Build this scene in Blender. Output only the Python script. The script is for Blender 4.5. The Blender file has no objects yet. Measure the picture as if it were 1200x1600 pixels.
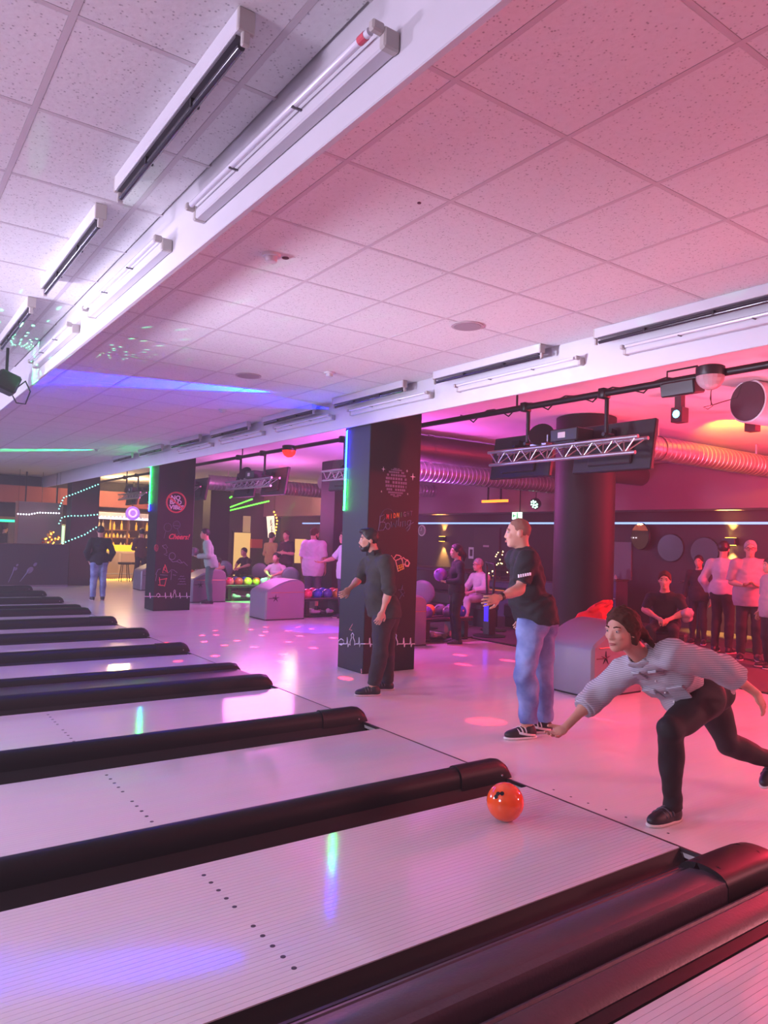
import bpy, bmesh, math, random
import numpy as np
from mathutils import Vector, Matrix
S = bpy.context.scene
COL = S.collection
random.seed(7)

# ------------------------------------------------------------------ camera
CAM_R = np.array([[0.8139944753637247, 0.04954748980474846, 0.5787555963715452],
                  [-0.5799375179304618, 0.012808435978832286, 0.8145602612848428],
                  [0.03294646223784816, -0.9986896365847722, 0.03916044438187012]])
FOC, EYE = 1144.72, 1.6
cam_d = bpy.data.cameras.new('camera')
cam = bpy.data.objects.new('camera', cam_d)
COL.objects.link(cam)
cam_d.sensor_fit = 'VERTICAL'
cam_d.sensor_height = 36.0
cam_d.lens = FOC * 36.0 / 1600.0
cam_d.clip_start = 0.05
cx, cy, cz = (Vector(CAM_R[:, i]) for i in range(3))
m = Matrix((cx, -cy, -cz)).transposed().to_4x4()
m.translation = (0, 0, EYE)
cam.matrix_world = m
S.camera = cam

# ------------------------------------------------------------------ colour management and world
S.view_settings.view_transform = 'Standard'
S.view_settings.look = 'None'
S.view_settings.gamma = 1.0
S.view_settings.use_curve_mapping = False
S.cycles.max_bounces = 7
S.cycles.diffuse_bounces = 4
S.cycles.glossy_bounces = 3
S.cycles.volume_bounces = 0
S.view_settings.exposure = 0.24
W = bpy.data.worlds.new('world')
S.world = W
W.use_nodes = True
W.node_tree.nodes['Background'].inputs[0].default_value = (0.50, 0.36, 0.62, 1)
W.node_tree.nodes['Background'].inputs[1].default_value = 0.12
# thin stage haze filling the hall
hz = W.node_tree.nodes.new('ShaderNodeVolumeScatter')
hz.inputs['Density'].default_value = 0.008
hz.inputs['Anisotropy'].default_value = 0.2
W.node_tree.links.new(hz.outputs[0], W.node_tree.nodes['World Output'].inputs['Volume'])

# ------------------------------------------------------------------ lamps of the room and added fill lights
def look(o, target):
    o.rotation_euler = (Vector(target) - Vector(o.location)).to_track_quat('-Z', 'Y').to_euler()
def lamp(name, kind, loc, color, watts, target=None, **kw):
    d = bpy.data.lights.new(name, kind)
    d.color = color
    d.energy = watts
    for k, v in kw.items():
        setattr(d, k, v)
    o = bpy.data.objects.new(name, d)
    COL.objects.link(o)
    o.location = loc
    if target is not None:
        look(o, target)
    return o
# wash lamps over the lanes, left of the frame, with added fill lamps
lamp('lane_wash_light', 'AREA', (-4.5, 8.5, 2.7), (0.82, 0.72, 1.0), 290, (3.5, 3.0, 0.3), size=0.5)
lamp('lane_far_fill', 'AREA', (-4.0, 18.0, 2.7), (0.56, 0.50, 1.0), 700, (4.0, 15.0, 0.3), size=0.6)  # unseen lamp added to brighten the far ceiling and floor
lamp('lane_spot_light', 'SPOT', (-6.0, 22.0, 3.1), (0.78, 0.72, 1.0), 950, (3.0, 3.5, 3.2), spot_size=1.0, spot_blend=0.6, shadow_soft_size=0.06)
lamp('lane_fill_light', 'AREA', (-3.5, 2.0, 2.4), (0.84, 0.74, 1.0), 165, (3.0, 5.0, 0.6), size=1.2)
lamp('ceiling_bounce_fill', 'AREA', (-3.6, 7.0, 0.7), (0.78, 0.74, 1.0), 60, (4.2, 4.6, 3.0), size=0.8, spread=0.75)  # unseen lamp added in place of bounced light on the middle ceiling
# red, orange and magenta stage washes over the seats, with added fill lamps
lamp('red_wash_light', 'POINT', (7.6, -0.9, 1.7), (1.0, 0.27, 0.32), 450, shadow_soft_size=0.25)
lamp('red_wash_light_rear', 'POINT', (11.2, 3.0, 2.2), (1.0, 0.03, 0.08), 1300, shadow_soft_size=0.25)
lamp('pink_ceiling_fill', 'SPOT', (8.4, 3.6, 1.2), (1.0, 0.10, 0.20), 420, (8.3, 4.2, 3.3), spot_size=2.4, spot_blend=0.8, shadow_soft_size=0.2)  # unseen uplight added to turn the rear ceiling bright pink
lamp('orange_ceiling_light', 'SPOT', (8.9, 5.2, 2.98), (1.0, 0.40, 0.02), 520, (10.3, 5.65, 3.36), spot_size=0.9, spot_blend=0.8, shadow_soft_size=0.06)
lamp('magenta_wash_light', 'POINT', (7.0, 9.6, 2.55), (1.0, 0.12, 0.85), 260, shadow_soft_size=0.2)
lamp('magenta_far_fill', 'POINT', (7.6, 15.4, 2.3), (1.0, 0.20, 0.85), 190, shadow_soft_size=0.8)  # unseen lamp added to tint the far rear ceiling purplish pink
lamp('violet_ceiling_light', 'SPOT', (8.6, 11.6, 1.6), (0.62, 0.14, 1.0), 260, (8.4, 11.4, 3.3), spot_size=2.4, spot_blend=0.8, shadow_soft_size=0.2)
lamp('warm_bar_light', 'POINT', (7.0, 24.4, 2.95), (1.0, 0.66, 0.30), 280, shadow_soft_size=0.3)
lamp('warm_lounge_light', 'POINT', (12.2, 22.0, 2.7), (1.0, 0.58, 0.40), 90, shadow_soft_size=0.5)
# narrow effect beams: blue and green grazing the ceiling, spots on the floor; the red one is added
lamp('blue_beam', 'SPOT', (4.62, 7.72, 3.20), (0.0, 0.01, 1.0), 40000, (1.0, 9.35, 3.44), spot_size=0.30, spot_blend=0.5, shadow_soft_size=0.01)
lamp('green_beam', 'SPOT', (4.60, 15.75, 3.25), (0.0, 1.0, 0.25), 12000, (0.8, 20.6, 3.42), spot_size=0.16, spot_blend=0.5, shadow_soft_size=0.01)
lamp('blue_floor_beam', 'SPOT', (6.2, 9.6, 2.4), (0.03, 0.02, 1.0), 700, (6.6, 11.3, 0.0), spot_size=0.42, spot_blend=0.5, shadow_soft_size=0.02)
lamp('green_floor_beam', 'SPOT', (8.1, 14.9, 2.5), (0.03, 1.0, 0.12), 1500, (7.75, 16.75, 0.1), spot_size=0.36, spot_blend=0.4, shadow_soft_size=0.02)
lamp('red_reflection_spot', 'SPOT', (6.2, 3.6, 2.9), (1.0, 0.03, 0.05), 1600, (4.68, 4.88, 0.0), spot_size=0.10, spot_blend=0.6, shadow_soft_size=0.02)  # lamp added to imitate a red reflection on the floor
def dot_gobo(o, scale, size, seed=0.0):
    # mirror dome: a field of small round spots, cut by a pattern in the lamp itself
    d = o.data; d.use_nodes = True; nt = d.node_tree
    em = nt.nodes['Emission']
    tc = nt.nodes.new('ShaderNodeTexCoord'); sp = nt.nodes.new('ShaderNodeSeparateXYZ'); nt.links.new(tc.outputs['Normal'], sp.inputs[0])
    cb = nt.nodes.new('ShaderNodeCombineXYZ'); cb.inputs[2].default_value = seed
    for i, ax in enumerate('XY'):
        q = nt.nodes.new('ShaderNodeMath'); q.operation = 'DIVIDE'
        nt.links.new(sp.outputs[ax], q.inputs[0]); nt.links.new(sp.outputs['Z'], q.inputs[1]); nt.links.new(q.outputs[0], cb.inputs[i])
    v = nt.nodes.new('ShaderNodeTexVoronoi'); v.voronoi_dimensions = '2D'; v.inputs['Scale'].default_value = scale; v.inputs['Randomness'].default_value = 0.75
    nt.links.new(cb.outputs[0], v.inputs['Vector'])
    r = nt.nodes.new('ShaderNodeValToRGB'); r.color_ramp.elements[0].position = size * 0.7; r.color_ramp.elements[1].position = size
    r.color_ramp.elements[0].color = (1, 1, 1, 1); r.color_ramp.elements[1].color = (0, 0, 0, 1)
    nt.links.new(v.outputs['Distance'], r.inputs[0]); nt.links.new(r.outputs[0], em.inputs['Strength'])
dot_gobo(lamp('mirror_dome_beams', 'SPOT', (5.80, 11.25, 2.85), (1.0, 0.02, 0.06), 12000, (5.9, 9.8, 0), spot_size=1.5, spot_blend=0.2, shadow_soft_size=0.01), 4.6, 0.095)
dot_gobo(lamp('laser_beams', 'SPOT', (1.15, 7.7, 2.9), (0.1, 1.0, 0.4), 300, (1.2, 7.2, 3.4), spot_size=2.6, spot_blend=0.2, shadow_soft_size=0.004), 6.0, 0.10, 3.0)


# ------------------------------------------------------------------ materials
def lin(h):
    h = h.lstrip('#')
    out = []
    for i in (0, 2, 4):
        c = int(h[i:i+2], 16) / 255
        out.append(c / 12.92 if c <= 0.04045 else ((c + 0.055) / 1.055) ** 2.4)
    return (*out, 1.0)
MATS = {}
def mat(name, col, rough=0.6, metal=0.0, noise=0.0, nscale=30.0, bump=0.0, bscale=60.0, emit=None, estr=0.0, spec=0.5, coat=0.0, alpha=None, trans=0.0):
    if name in MATS:
        return MATS[name]
    M = bpy.data.materials.new(name)
    M.use_nodes = True
    nt = M.node_tree
    b = nt.nodes['Principled BSDF']
    c = lin(col)
    b.inputs['Base Color'].default_value = c
    b.inputs['Roughness'].default_value = rough
    b.inputs['Metallic'].default_value = metal
    b.inputs['Specular IOR Level'].default_value = spec
    b.inputs['Coat Weight'].default_value = coat
    b.inputs['Transmission Weight'].default_value = trans
    tc = nt.nodes.new('ShaderNodeTexCoord')
    if noise > 0:
        n = nt.nodes.new('ShaderNodeTexNoise')
        n.inputs['Scale'].default_value = nscale
        n.inputs['Detail'].default_value = 4
        r = nt.nodes.new('ShaderNodeMix')
        r.data_type = 'RGBA'
        r.inputs[6].default_value = tuple(x * (1 - noise) for x in c[:3]) + (1,)
        r.inputs[7].default_value = tuple(min(1, x * (1 + noise)) for x in c[:3]) + (1,)
        nt.links.new(tc.outputs['Object'], n.inputs['Vector'])
        nt.links.new(n.outputs['Fac'], r.inputs[0])
        nt.links.new(r.outputs[2], b.inputs['Base Color'])
    if bump > 0:
        n = nt.nodes.new('ShaderNodeTexNoise')
        n.inputs['Scale'].default_value = bscale
        n.inputs['Detail'].default_value = 5
        bp = nt.nodes.new('ShaderNodeBump')
        bp.inputs['Strength'].default_value = bump
        bp.inputs['Distance'].default_value = 0.01
        nt.links.new(tc.outputs['Object'], n.inputs['Vector'])
        nt.links.new(n.outputs['Fac'], bp.inputs['Height'])
        nt.links.new(bp.outputs[0], b.inputs['Normal'])
    if emit:
        b.inputs['Emission Color'].default_value = lin(emit)
        b.inputs['Emission Strength'].default_value = estr
    MATS[name] = M
    return M
def nd(nt, kind, **kw):
    n = nt.nodes.new(kind)
    for k, v in kw.items():
        setattr(n, k, v)
    return n

# white acoustic tile: small dark fissures and pin holes
def tile_mat():
    M = mat('acoustic_tile', '#d9d4d6', 0.9)
    nt = M.node_tree; b = nt.nodes['Principled BSDF']
    tc = nd(nt, 'ShaderNodeTexCoord')
    geo = nd(nt, 'ShaderNodeNewGeometry')
    v = nd(nt, 'ShaderNodeTexVoronoi'); v.inputs['Scale'].default_value = 60
    n = nd(nt, 'ShaderNodeTexNoise'); n.inputs['Scale'].default_value = 40; n.inputs['Detail'].default_value = 6
    nt.links.new(geo.outputs['Position'], v.inputs['Vector']); nt.links.new(geo.outputs['Position'], n.inputs['Vector'])
    r = nd(nt, 'ShaderNodeValToRGB'); r.color_ramp.elements[0].position = 0.16; r.color_ramp.elements[1].position = 0.32
    r.color_ramp.elements[0].color = (0.36, 0.34, 0.35, 1); r.color_ramp.elements[1].color = (1, 1, 1, 1)
    nt.links.new(v.outputs['Distance'], r.inputs[0])
    r2 = nd(nt, 'ShaderNodeValToRGB'); r2.color_ramp.elements[0].position = 0.42; r2.color_ramp.elements[1].position = 0.56
    r2.color_ramp.elements[0].color = (1, 1, 1, 1); r2.color_ramp.elements[1].color = (0, 0, 0, 1)
    nt.links.new(n.outputs['Fac'], r2.inputs[0])
    mx = nd(nt, 'ShaderNodeMix', data_type='RGBA'); mx.inputs[6].default_value = (0.72, 0.70, 0.71, 1)
    m1 = nd(nt, 'ShaderNodeMix', data_type='RGBA', blend_type='MULTIPLY'); m1.inputs[0].default_value = 0.75
    m1.inputs[6].default_value = (0.70, 0.675, 0.685, 1)
    nt.links.new(r.outputs[0], m1.inputs[7])
    nt.links.new(r2.outputs[0], mx.inputs[0]); nt.links.new(m1.outputs[2], mx.inputs[7])
    nt.links.new(mx.outputs[2], b.inputs['Base Color'])
    bp = nd(nt, 'ShaderNodeBump'); bp.inputs['Strength'].default_value = 0.35; bp.inputs['Distance'].default_value = 0.004
    nt.links.new(n.outputs['Fac'], bp.inputs['Height']); nt.links.new(bp.outputs[0], b.inputs['Normal'])
    return M
TILE = tile_mat()
# pale synthetic lane: fine board lines along x
def lane_mat(name, col, period, strength, rough):
    M = mat(name, col, rough, spec=0.55)
    nt = M.node_tree; b = nt.nodes['Principled BSDF']
    geo = nd(nt, 'ShaderNodeNewGeometry')
    sp = nd(nt, 'ShaderNodeSeparateXYZ'); nt.links.new(geo.outputs['Position'], sp.inputs[0])
    md = nd(nt, 'ShaderNodeMath', operation='FRACT'); dv = nd(nt, 'ShaderNodeMath', operation='DIVIDE'); dv.inputs[1].default_value = period
    nt.links.new(sp.outputs['Y'], dv.inputs[0]); nt.links.new(dv.outputs[0], md.inputs[0])
    lt = nd(nt, 'ShaderNodeMath', operation='LESS_THAN'); lt.inputs[1].default_value = 0.06
    nt.links.new(md.outputs[0], lt.inputs[0])
    c = lin(col)
    mx = nd(nt, 'ShaderNodeMix', data_type='RGBA'); mx.inputs[6].default_value = c
    mx.inputs[7].default_value = tuple(x * (1 - strength) for x in c[:3]) + (1,)
    n = nd(nt, 'ShaderNodeTexNoise'); n.inputs['Scale'].default_value = 2.0; n.inputs['Detail'].default_value = 5
    mp = nd(nt, 'ShaderNodeMapping'); mp.inputs['Scale'].default_value = (0.6, 6, 1)
    nt.links.new(geo.outputs['Position'], mp.inputs[0]); nt.links.new(mp.outputs[0], n.inputs['Vector'])
    nt.links.new(lt.outputs[0], mx.inputs[0])
    m2 = nd(nt, 'ShaderNodeMix', data_type='RGBA', blend_type='MULTIPLY'); m2.inputs[0].default_value = 0.12
    nt.links.new(mx.outputs[2], m2.inputs[6]); nt.links.new(n.outputs['Color'], m2.inputs[7])
    nt.links.new(m2.outputs[2], b.inputs['Base Color'])
    mr = nd(nt, 'ShaderNodeMapRange'); mr.inputs[3].default_value = rough * 0.75; mr.inputs[4].default_value = rough * 1.3
    nt.links.new(n.outputs['Fac'], mr.inputs[0]); nt.links.new(mr.outputs[0], b.inputs['Roughness'])
    return M
LANE = lane_mat('synthetic_lane', '#c9c3cb', 0.0287, 0.22, 0.085)
BOARD = lane_mat('lane_board', '#c9c3cb', 50.0, 0.0, 0.085)
APPR = lane_mat('approach_floor', '#d8d0d2', 0.0287, 0.08, 0.17)
BLACK = mat('black_plastic', '#09090c', 0.45, spec=0.25, bump=0.05, bscale=180)
GUTTER = mat('gutter_black', '#0c0b0e', 0.6, spec=0.25)
COVER = mat('track_cover_grey', '#382f38', 0.38, bump=0.12, bscale=70, noise=0.15)
WHITE = mat('white_paint', '#c9c5cb', 0.55, noise=0.04, nscale=6)
GRID = mat('ceiling_grid', '#c6bdc1', 0.6)
TUBE = mat('dark_lamp_tube', '#2a2730', 0.15, spec=0.7)
TUBEW = mat('pale_lamp_tube', '#d5d2dc', 0.12, spec=0.7)
CAPW = mat('aged_white_plastic', '#b5ada8', 0.5)
PILLAR = mat('pillar_black', '#0f0e12', 0.5, spec=0.3, noise=0.15, nscale=3)
DARKWALL = mat('dark_wall', '#35262c', 0.7, noise=0.2, nscale=2)
BACKCEIL = mat('rear_ceiling', '#cfc8ca', 0.85, noise=0.06, nscale=2, bump=0.1, bscale=20)
CARPET = mat('carpet', '#4a3a40', 0.95, noise=0.25, nscale=120, bump=0.4, bscale=200)
STEEL = mat('brushed_steel', '#a8a6a8', 0.35, 0.9)
GALV = mat('galvanised_duct', '#b8b4b6', 0.32, 0.85, noise=0.1, nscale=8)
DMETAL = mat('black_metal', '#121114', 0.45, 0.3)
DPLASTIC = mat('black_casing', '#141317', 0.45)
SCREEN = mat('black_screen', '#0a0a0c', 0.15)

# ------------------------------------------------------------------ mesh builder
class MB:
    def __init__(s):
        s.v = []; s.f = []
    def add(s, vs, fs):
        n = len(s.v)
        s.v += [tuple(v) for v in vs]
        s.f += [tuple(i + n for i in f) for f in fs]
        return s
    def box(s, lo, hi, M=None, ch=0.0):
        x0, y0, z0 = lo; x1, y1, z1 = hi
        if ch > 0:      # chamfered in plan and at the lower and upper rim
            bm = bmesh.new()
            bmesh.ops.create_cube(bm, size=1)
            for v in bm.verts:
                v.co = ((x0 + x1) / 2 + v.co.x * (x1 - x0), (y0 + y1) / 2 + v.co.y * (y1 - y0), (z0 + z1) / 2 + v.co.z * (z1 - z0))
            bmesh.ops.bevel(bm, geom=bm.edges[:], offset=ch, segments=1, affect='EDGES')
            bm.verts.index_update()
            vs = [v.co.copy() for v in bm.verts]; fs = [[v.index for v in f.verts] for f in bm.faces]
            bm.free()
        else:
            vs = [Vector(p) for p in ((x0, y0, z0), (x1, y0, z0), (x1, y1, z0), (x0, y1, z0), (x0, y0, z1), (x1, y0, z1), (x1, y1, z1), (x0, y1, z1))]
            fs = [(0, 3, 2, 1), (4, 5, 6, 7), (0, 1, 5, 4), (1, 2, 6, 5), (2, 3, 7, 6), (3, 0, 4, 7)]
        if M is not None:
            vs = [M @ Vector(v) for v in vs]
        return s.add(vs, fs)
    def tube(s, pts, r, n=8, closed=False, cap=True):
        pts = [Vector(p) for p in pts]
        rs = r if isinstance(r, (list, tuple)) else [r] * len(pts)
        rings = []
        N = len(pts)
        ref = None
        for i, p in enumerate(pts):
            a = pts[(i - 1) % N] if (closed or i > 0) else p
            b = pts[(i + 1) % N] if (closed or i < N - 1) else p
            d = (b - a)
            d = d.normalized() if d.length > 1e-9 else Vector((0, 0, 1))
            if ref is None:
                ref = Vector((0, 0, 1)) if abs(d.z) < 0.9 else Vector((1, 0, 0))
            u = d.cross(ref)
            if u.length < 1e-6:
                u = d.cross(Vector((1, 0, 0)))
            u.normalize(); w = u.cross(d); ref = w
            rings.append([p + (u * math.cos(2 * math.pi * k / n) + w * math.sin(2 * math.pi * k / n)) * rs[i] for k in range(n)])
        vs = [q for R_ in rings for q in R_]
        fs = []
        for i in range(N if closed else N - 1):
            j = (i + 1) % N
            for k in range(n):
                l = (k + 1) % n
                fs.append((i * n + k, i * n + l, j * n + l, j * n + k))
        if cap and not closed:
            fs.append(tuple(range(n - 1, -1, -1)))
            fs.append(tuple((N - 1) * n + k for k in range(n)))
        return s.add(vs, fs)
    def lathe(s, prof, M=None, n=24):
        vs = []; fs = []
        for (r, z) in prof:
            vs += [Vector((r * math.cos(2 * math.pi * k / n), r * math.sin(2 * math.pi * k / n), z)) for k in range(n)]
        for i in range(len(prof) - 1):
            for k in range(n):
                l = (k + 1) % n
                fs.append((i * n + k, i * n + l, (i + 1) * n + l, (i + 1) * n + k))
        fs.append(tuple(range(n - 1, -1, -1)))
        fs.append(tuple((len(prof) - 1) * n + k for k in range(n)))
        if M is not None:
            vs = [M @ v for v in vs]
        return s.add(vs, fs)
    def ball(s, c, r, M=None, n=16, m_=10):
        rx, ry, rz = r if isinstance(r, (list, tuple)) else (r, r, r)
        vs = [(0, 0, rz)]; fs = []
        for i in range(1, m_):
            t = math.pi * i / m_
            vs += [(rx * math.sin(t) * math.cos(2 * math.pi * k / n), ry * math.sin(t) * math.sin(2 * math.pi * k / n), rz * math.cos(t)) for k in range(n)]
        vs.append((0, 0, -rz))
        for k in range(n):
            l = (k + 1) % n
            fs.append((0, 1 + k, 1 + l))
            for i in range(m_ - 2):
                fs.append((1 + i * n + k, 1 + (i + 1) * n + k, 1 + (i + 1) * n + l, 1 + i * n + l))
            fs.append((len(vs) - 1, 1 + (m_ - 2) * n + l, 1 + (m_ - 2) * n + k))
        M2 = Matrix.Translation(c) @ (M if M is not None else Matrix())
        return s.add([M2 @ Vector(v) for v in vs], fs)
    def sweep(s, sections, close_ends=True):
        n = len(sections[0]); vs = [p for q in sections for p in q]; fs = []
        for i in range(len(sections) - 1):
            for k in range(n):
                l = (k + 1) % n
                fs.append((i * n + k, i * n + l, (i + 1) * n + l, (i + 1) * n + k))
        if close_ends:
            fs.append(tuple(range(n - 1, -1, -1)))
            fs.append(tuple((len(sections) - 1) * n + k for k in range(n)))
        return s.add(vs, fs)
    def mesh(s, name, m_, smooth=0):
        me = bpy.data.meshes.new(name)
        me.from_pydata(s.v, [], s.f)
        bm = bmesh.new(); bm.from_mesh(me)
        bmesh.ops.recalc_face_normals(bm, faces=bm.faces[:])
        bm.to_mesh(me); bm.free()
        if m_:
            me.materials.append(m_)
        if smooth:
            me.polygons.foreach_set('use_smooth', [True] * len(me.polygons))
            if smooth < 180:
                me.set_sharp_from_angle(angle=math.radians(smooth))
        return me
def link(name, me, parent=None, loc=None, rot=None):
    o = bpy.data.objects.new(name, me)
    COL.objects.link(o)
    if parent is not None:
        o.parent = parent
    if loc is not None:
        o.location = loc
    if rot is not None:
        o.rotation_euler = rot
    return o
def obj(name, mb, m_, parent=None, smooth=0, loc=None, rot=None, label=None):
    o = link(name, mb.mesh(name, m_, smooth), parent, loc, rot)
    if label:
        o['label'] = label
    return o
def tag(o, label, cat, group=None, kind=None):
    o['label'] = label; o['category'] = cat
    if group:
        o['group'] = group
    if kind:
        o['kind'] = kind
    return o
def thing(name, label, cat, loc=(0, 0, 0), rz=0.0, group=None):
    o = bpy.data.objects.new(name, None)
    COL.objects.link(o)
    o.location = loc; o.rotation_euler = (0, 0, rz)
    o.empty_display_size = 0.1
    return tag(o, label, cat, group)
def copy_tree(o, parent=None):
    c = o.copy(); COL.objects.link(c)
    if parent is not None:
        c.parent = parent
    for ch in list(o.children):
        copy_tree(ch, c)
    return c
def struct(o):
    o['kind'] = 'structure'; return o
# a point of the photograph taken back into the room, at a known depth, or on x = const, y = const or z = const
def ray(u, v):
    return CAM_R @ np.array([u - 600.0, v - 800.0, FOC])
def at(u, v, d=None, x=None, y=None, z=None):
    r = ray(u, v)
    t = d / FOC if d is not None else x / r[0] if x is not None else y / r[1] if y is not None else (z - EYE) / r[2]
    return Vector((r[0] * t, r[1] * t, EYE + r[2] * t))

# ------------------------------------------------------------------ room shell
CEIL = 3.36
X0, X1, Y0, Y1 = -9.0, 14.0, -4.0, 27.0
FOUL, CARP = 3.69, 8.5
fl = struct(obj('floor', MB().box((FOUL, Y0, -0.05), (CARP, Y1, 0)).box((X0, 21.3, -0.05), (FOUL, Y1, 0)).box((X0, Y0, -0.05), (FOUL, 0.25, 0)), APPR))
c = obj('carpet', MB().box((CARP, Y0, -0.05), (X1, Y1, 0.004)), CARPET, fl, label='dark carpet of the seating area')
obj('carpet_edge_strip', MB().box((CARP - 0.03, Y0, 0), (CARP + 0.03, Y1, 0.012)), BLACK, fl)
obj('foul_line', MB().box((FOUL - 0.012, Y0, -0.02), (FOUL + 0.004, Y1, 0.0012)), mat('foul_line_dark', '#2a2026', 0.5), fl, label='dark foul line')
struct(obj('wall_rear', MB().box((X1, Y0, 0), (X1 + 0.1, Y1, 3.5)), DARKWALL))
struct(obj('wall_far', MB().box((X0, Y1, 0), (X1, Y1 + 0.1, 3.5)), mat('far_wall', '#2c2226', 0.8, noise=0.15, nscale=3)))
struct(obj('wall_left', MB().box((X0 - 0.1, Y0, 0), (X0, Y1, 3.5)), mat('masking_wall', '#5b5662', 0.6)))
struct(obj('wall_near', MB().box((X0, Y0 - 0.1, 0), (X1, Y0, 3.5)), mat('near_wall', '#6a5560', 0.8)))

ce = struct(obj('ceiling', MB().box((X0, Y0, CEIL + 0.012), (5.2, Y1, CEIL + 0.1)), TILE))
obj('rear_ceiling_panel', MB().box((5.2, Y0, CEIL + 0.012), (X1, Y1, CEIL + 0.1)), BACKCEIL, ce)
XB = [1.285, 1.75, 2.385, 3.025, 3.645, 4.27, 4.89]
XL = [-0.75, -0.13, 0.50, 1.115, 1.27]
tmesh = {}
def tile(x0, x1, y0, y1):
    k = (round(x1 - x0, 3), round(y1 - y0, 3))
    w, h = x1 - x0 - 0.020, y1 - y0 - 0.020
    if k not in tmesh:
        tmesh[k] = MB().box((-w / 2, -h / 2, 0), (w / 2, h / 2, 0.02), ch=0.004).mesh('ceiling_tile', TILE)
    link('ceiling_tile', tmesh[k], ce, ((x0 + x1) / 2, (y0 + y1) / 2, CEIL - 0.004))
YB = [2.09 + 0.765 * k for k in range(-2, 27)]
YL = [2.63 + 0.685 * k for k in range(-2, 10)]
for a, b in zip(XB, XB[1:]):
    for p, q in zip(YB, YB[1:]):
        tile(a, b, p, q)
for a, b in zip(XL, XL[1:]):
    for p, q in zip(YL, YL[1:]):
        tile(a, b, p, q)
gmesh = {}
def bar(lo, hi):
    k = tuple(round(h - l, 3) for l, h in zip(lo, hi))
    if k not in gmesh:
        gmesh[k] = MB().box((0, 0, 0), k).mesh('grid_bar', GRID)
    link('grid_bar', gmesh[k], ce, lo)
for x in XB[1:-1]:
    bar((x - 0.012, YB[0], CEIL - 0.005), (x + 0.012, YB[-1], CEIL + 0.013))
for y in YB:
    bar((XB[0], y - 0.011, CEIL - 0.0045), (XB[-1], y + 0.011, CEIL + 0.0125))
for x in XL[:-1]:
    bar((x - 0.012, YL[0], CEIL - 0.005), (x + 0.012, YL[-1], CEIL + 0.013))
for y in YL:
    bar((XL[0], y - 0.011, CEIL - 0.0045), (XL[-1], y + 0.011, CEIL + 0.0125))
struct(obj('trim_1', MB().box((1.27, Y0, 3.0), (1.30, Y1, CEIL + 0.05), ch=0.004), WHITE))
struct(obj('trim_2', MB().box((4.89, Y0, 3.0), (4.92, Y1, CEIL + 0.05), ch=0.004), WHITE))

# ------------------------------------------------------------------ pillars
for i, y in enumerate((7.30, 15.05, 22.75)):
    struct(obj('trim_%d' % (i + 3), MB().box((4.95, y, 0), (5.73, y + (0.57 if i < 2 else 0.6), CEIL + 0.02), ch=0.006), PILLAR if i < 2 else mat('pillar_green_black', '#16201f', 0.5)))
struct(obj('trim_6', MB().lathe([(0.40, 0), (0.40, CEIL)], Matrix.Translation((8.0, 6.55, 0)), 40), mat('column_maroon_black', '#190d13', 0.6, noise=0.15, nscale=4, spec=0.25), smooth=40))

# ------------------------------------------------------------------ lanes
#        near    far   then the divider up to the next lane's near edge
LANES = [(0.45, 1.585), (2.32, 3.44), (3.96, 5.13), (5.80, 7.0), (8.36, 9.5), (10.06, 11.2), (11.80, 12.91), (13.6, 14.75), (15.98, 17.12), (17.75, 18.98), (19.6, 20.85)]
ORD = ['nearest', 'second', 'third', 'fourth', 'fifth', 'sixth', 'seventh', 'eighth', 'ninth', 'tenth', 'farthest']
LABS = ['pale boarded lane in the bottom right corner, on the camera side of the wide divider',
        'pale boarded lane in the foreground under the orange ball',
        'pale glossy lane just beyond the nearest single black bumper',
        'pale glossy lane between the second single bumper and the wide double divider',
        'pale lane right behind the wide double divider in mid distance',
        'fifth pale lane beyond the foreground one, narrow from here',
        'sixth pale lane beyond the foreground one, in front of three low bumpers',
        'seventh pale lane beyond the foreground one, in front of the far double divider',
        'pale lane strip just behind the far double divider',
        'last but one pale lane strip towards the dark bar wall',
        'farthest pale lane strip, next to the dark bar wall']
bmsh = {}
dotm = MB().lathe([(0.011, 0), (0.011, 0.0008)], None, 10).mesh('lane_dot', mat('lane_mark_dark', '#2b2530', 0.5))
for i, (a, b) in enumerate(LANES):
    t = thing('bowling_lane', LABS[i], 'lane', (X0, a, 0))
    L = FOUL - 0.012 - X0
    if i < 2:
        obj('lane_base', MB().box((0, 0, -0.06), (L, b - a, -0.004)), mat('lane_joint', '#a79da6', 0.5), t)
        n = 39; w = (b - a) / n
        for k in range(n):
            if (i, w) not in bmsh:
                bmsh[(i, w)] = MB().box((0, 0.0006, -0.02), (L, w - 0.0006, 0)).mesh('lane_board', BOARD)
            link('lane_board', bmsh[(i, w)], t, (0, k * w, 0))
    else:
        obj('lane_bed', MB().box((0, 0, -0.06), (L, b - a, 0)), LANE, t)
    if i < 4:
        for s in range(2):
            for k in range(5):
                fy = (0.105 + 0.078 * k) if s == 0 else 1 - (0.105 + 0.078 * k)
                link('lane_dot', dotm, t, (1.39 - X0, (b - a) * fy, 0.0))
adot = MB().lathe([(0.008, 0), (0.008, 0.0008)], None, 8).mesh('approach_dot', mat('lane_mark_dark', '#2b2530', 0.5))
for u, v in ((865, 1234), (892, 1245), (919, 1255), (947, 1265), (978, 1277), (1044, 1302), (742, 1190), (760, 1196)):
    p = at(u, v, z=0); link('approach_dot', adot, fl, (p.x, p.y, 0.0003))

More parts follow.
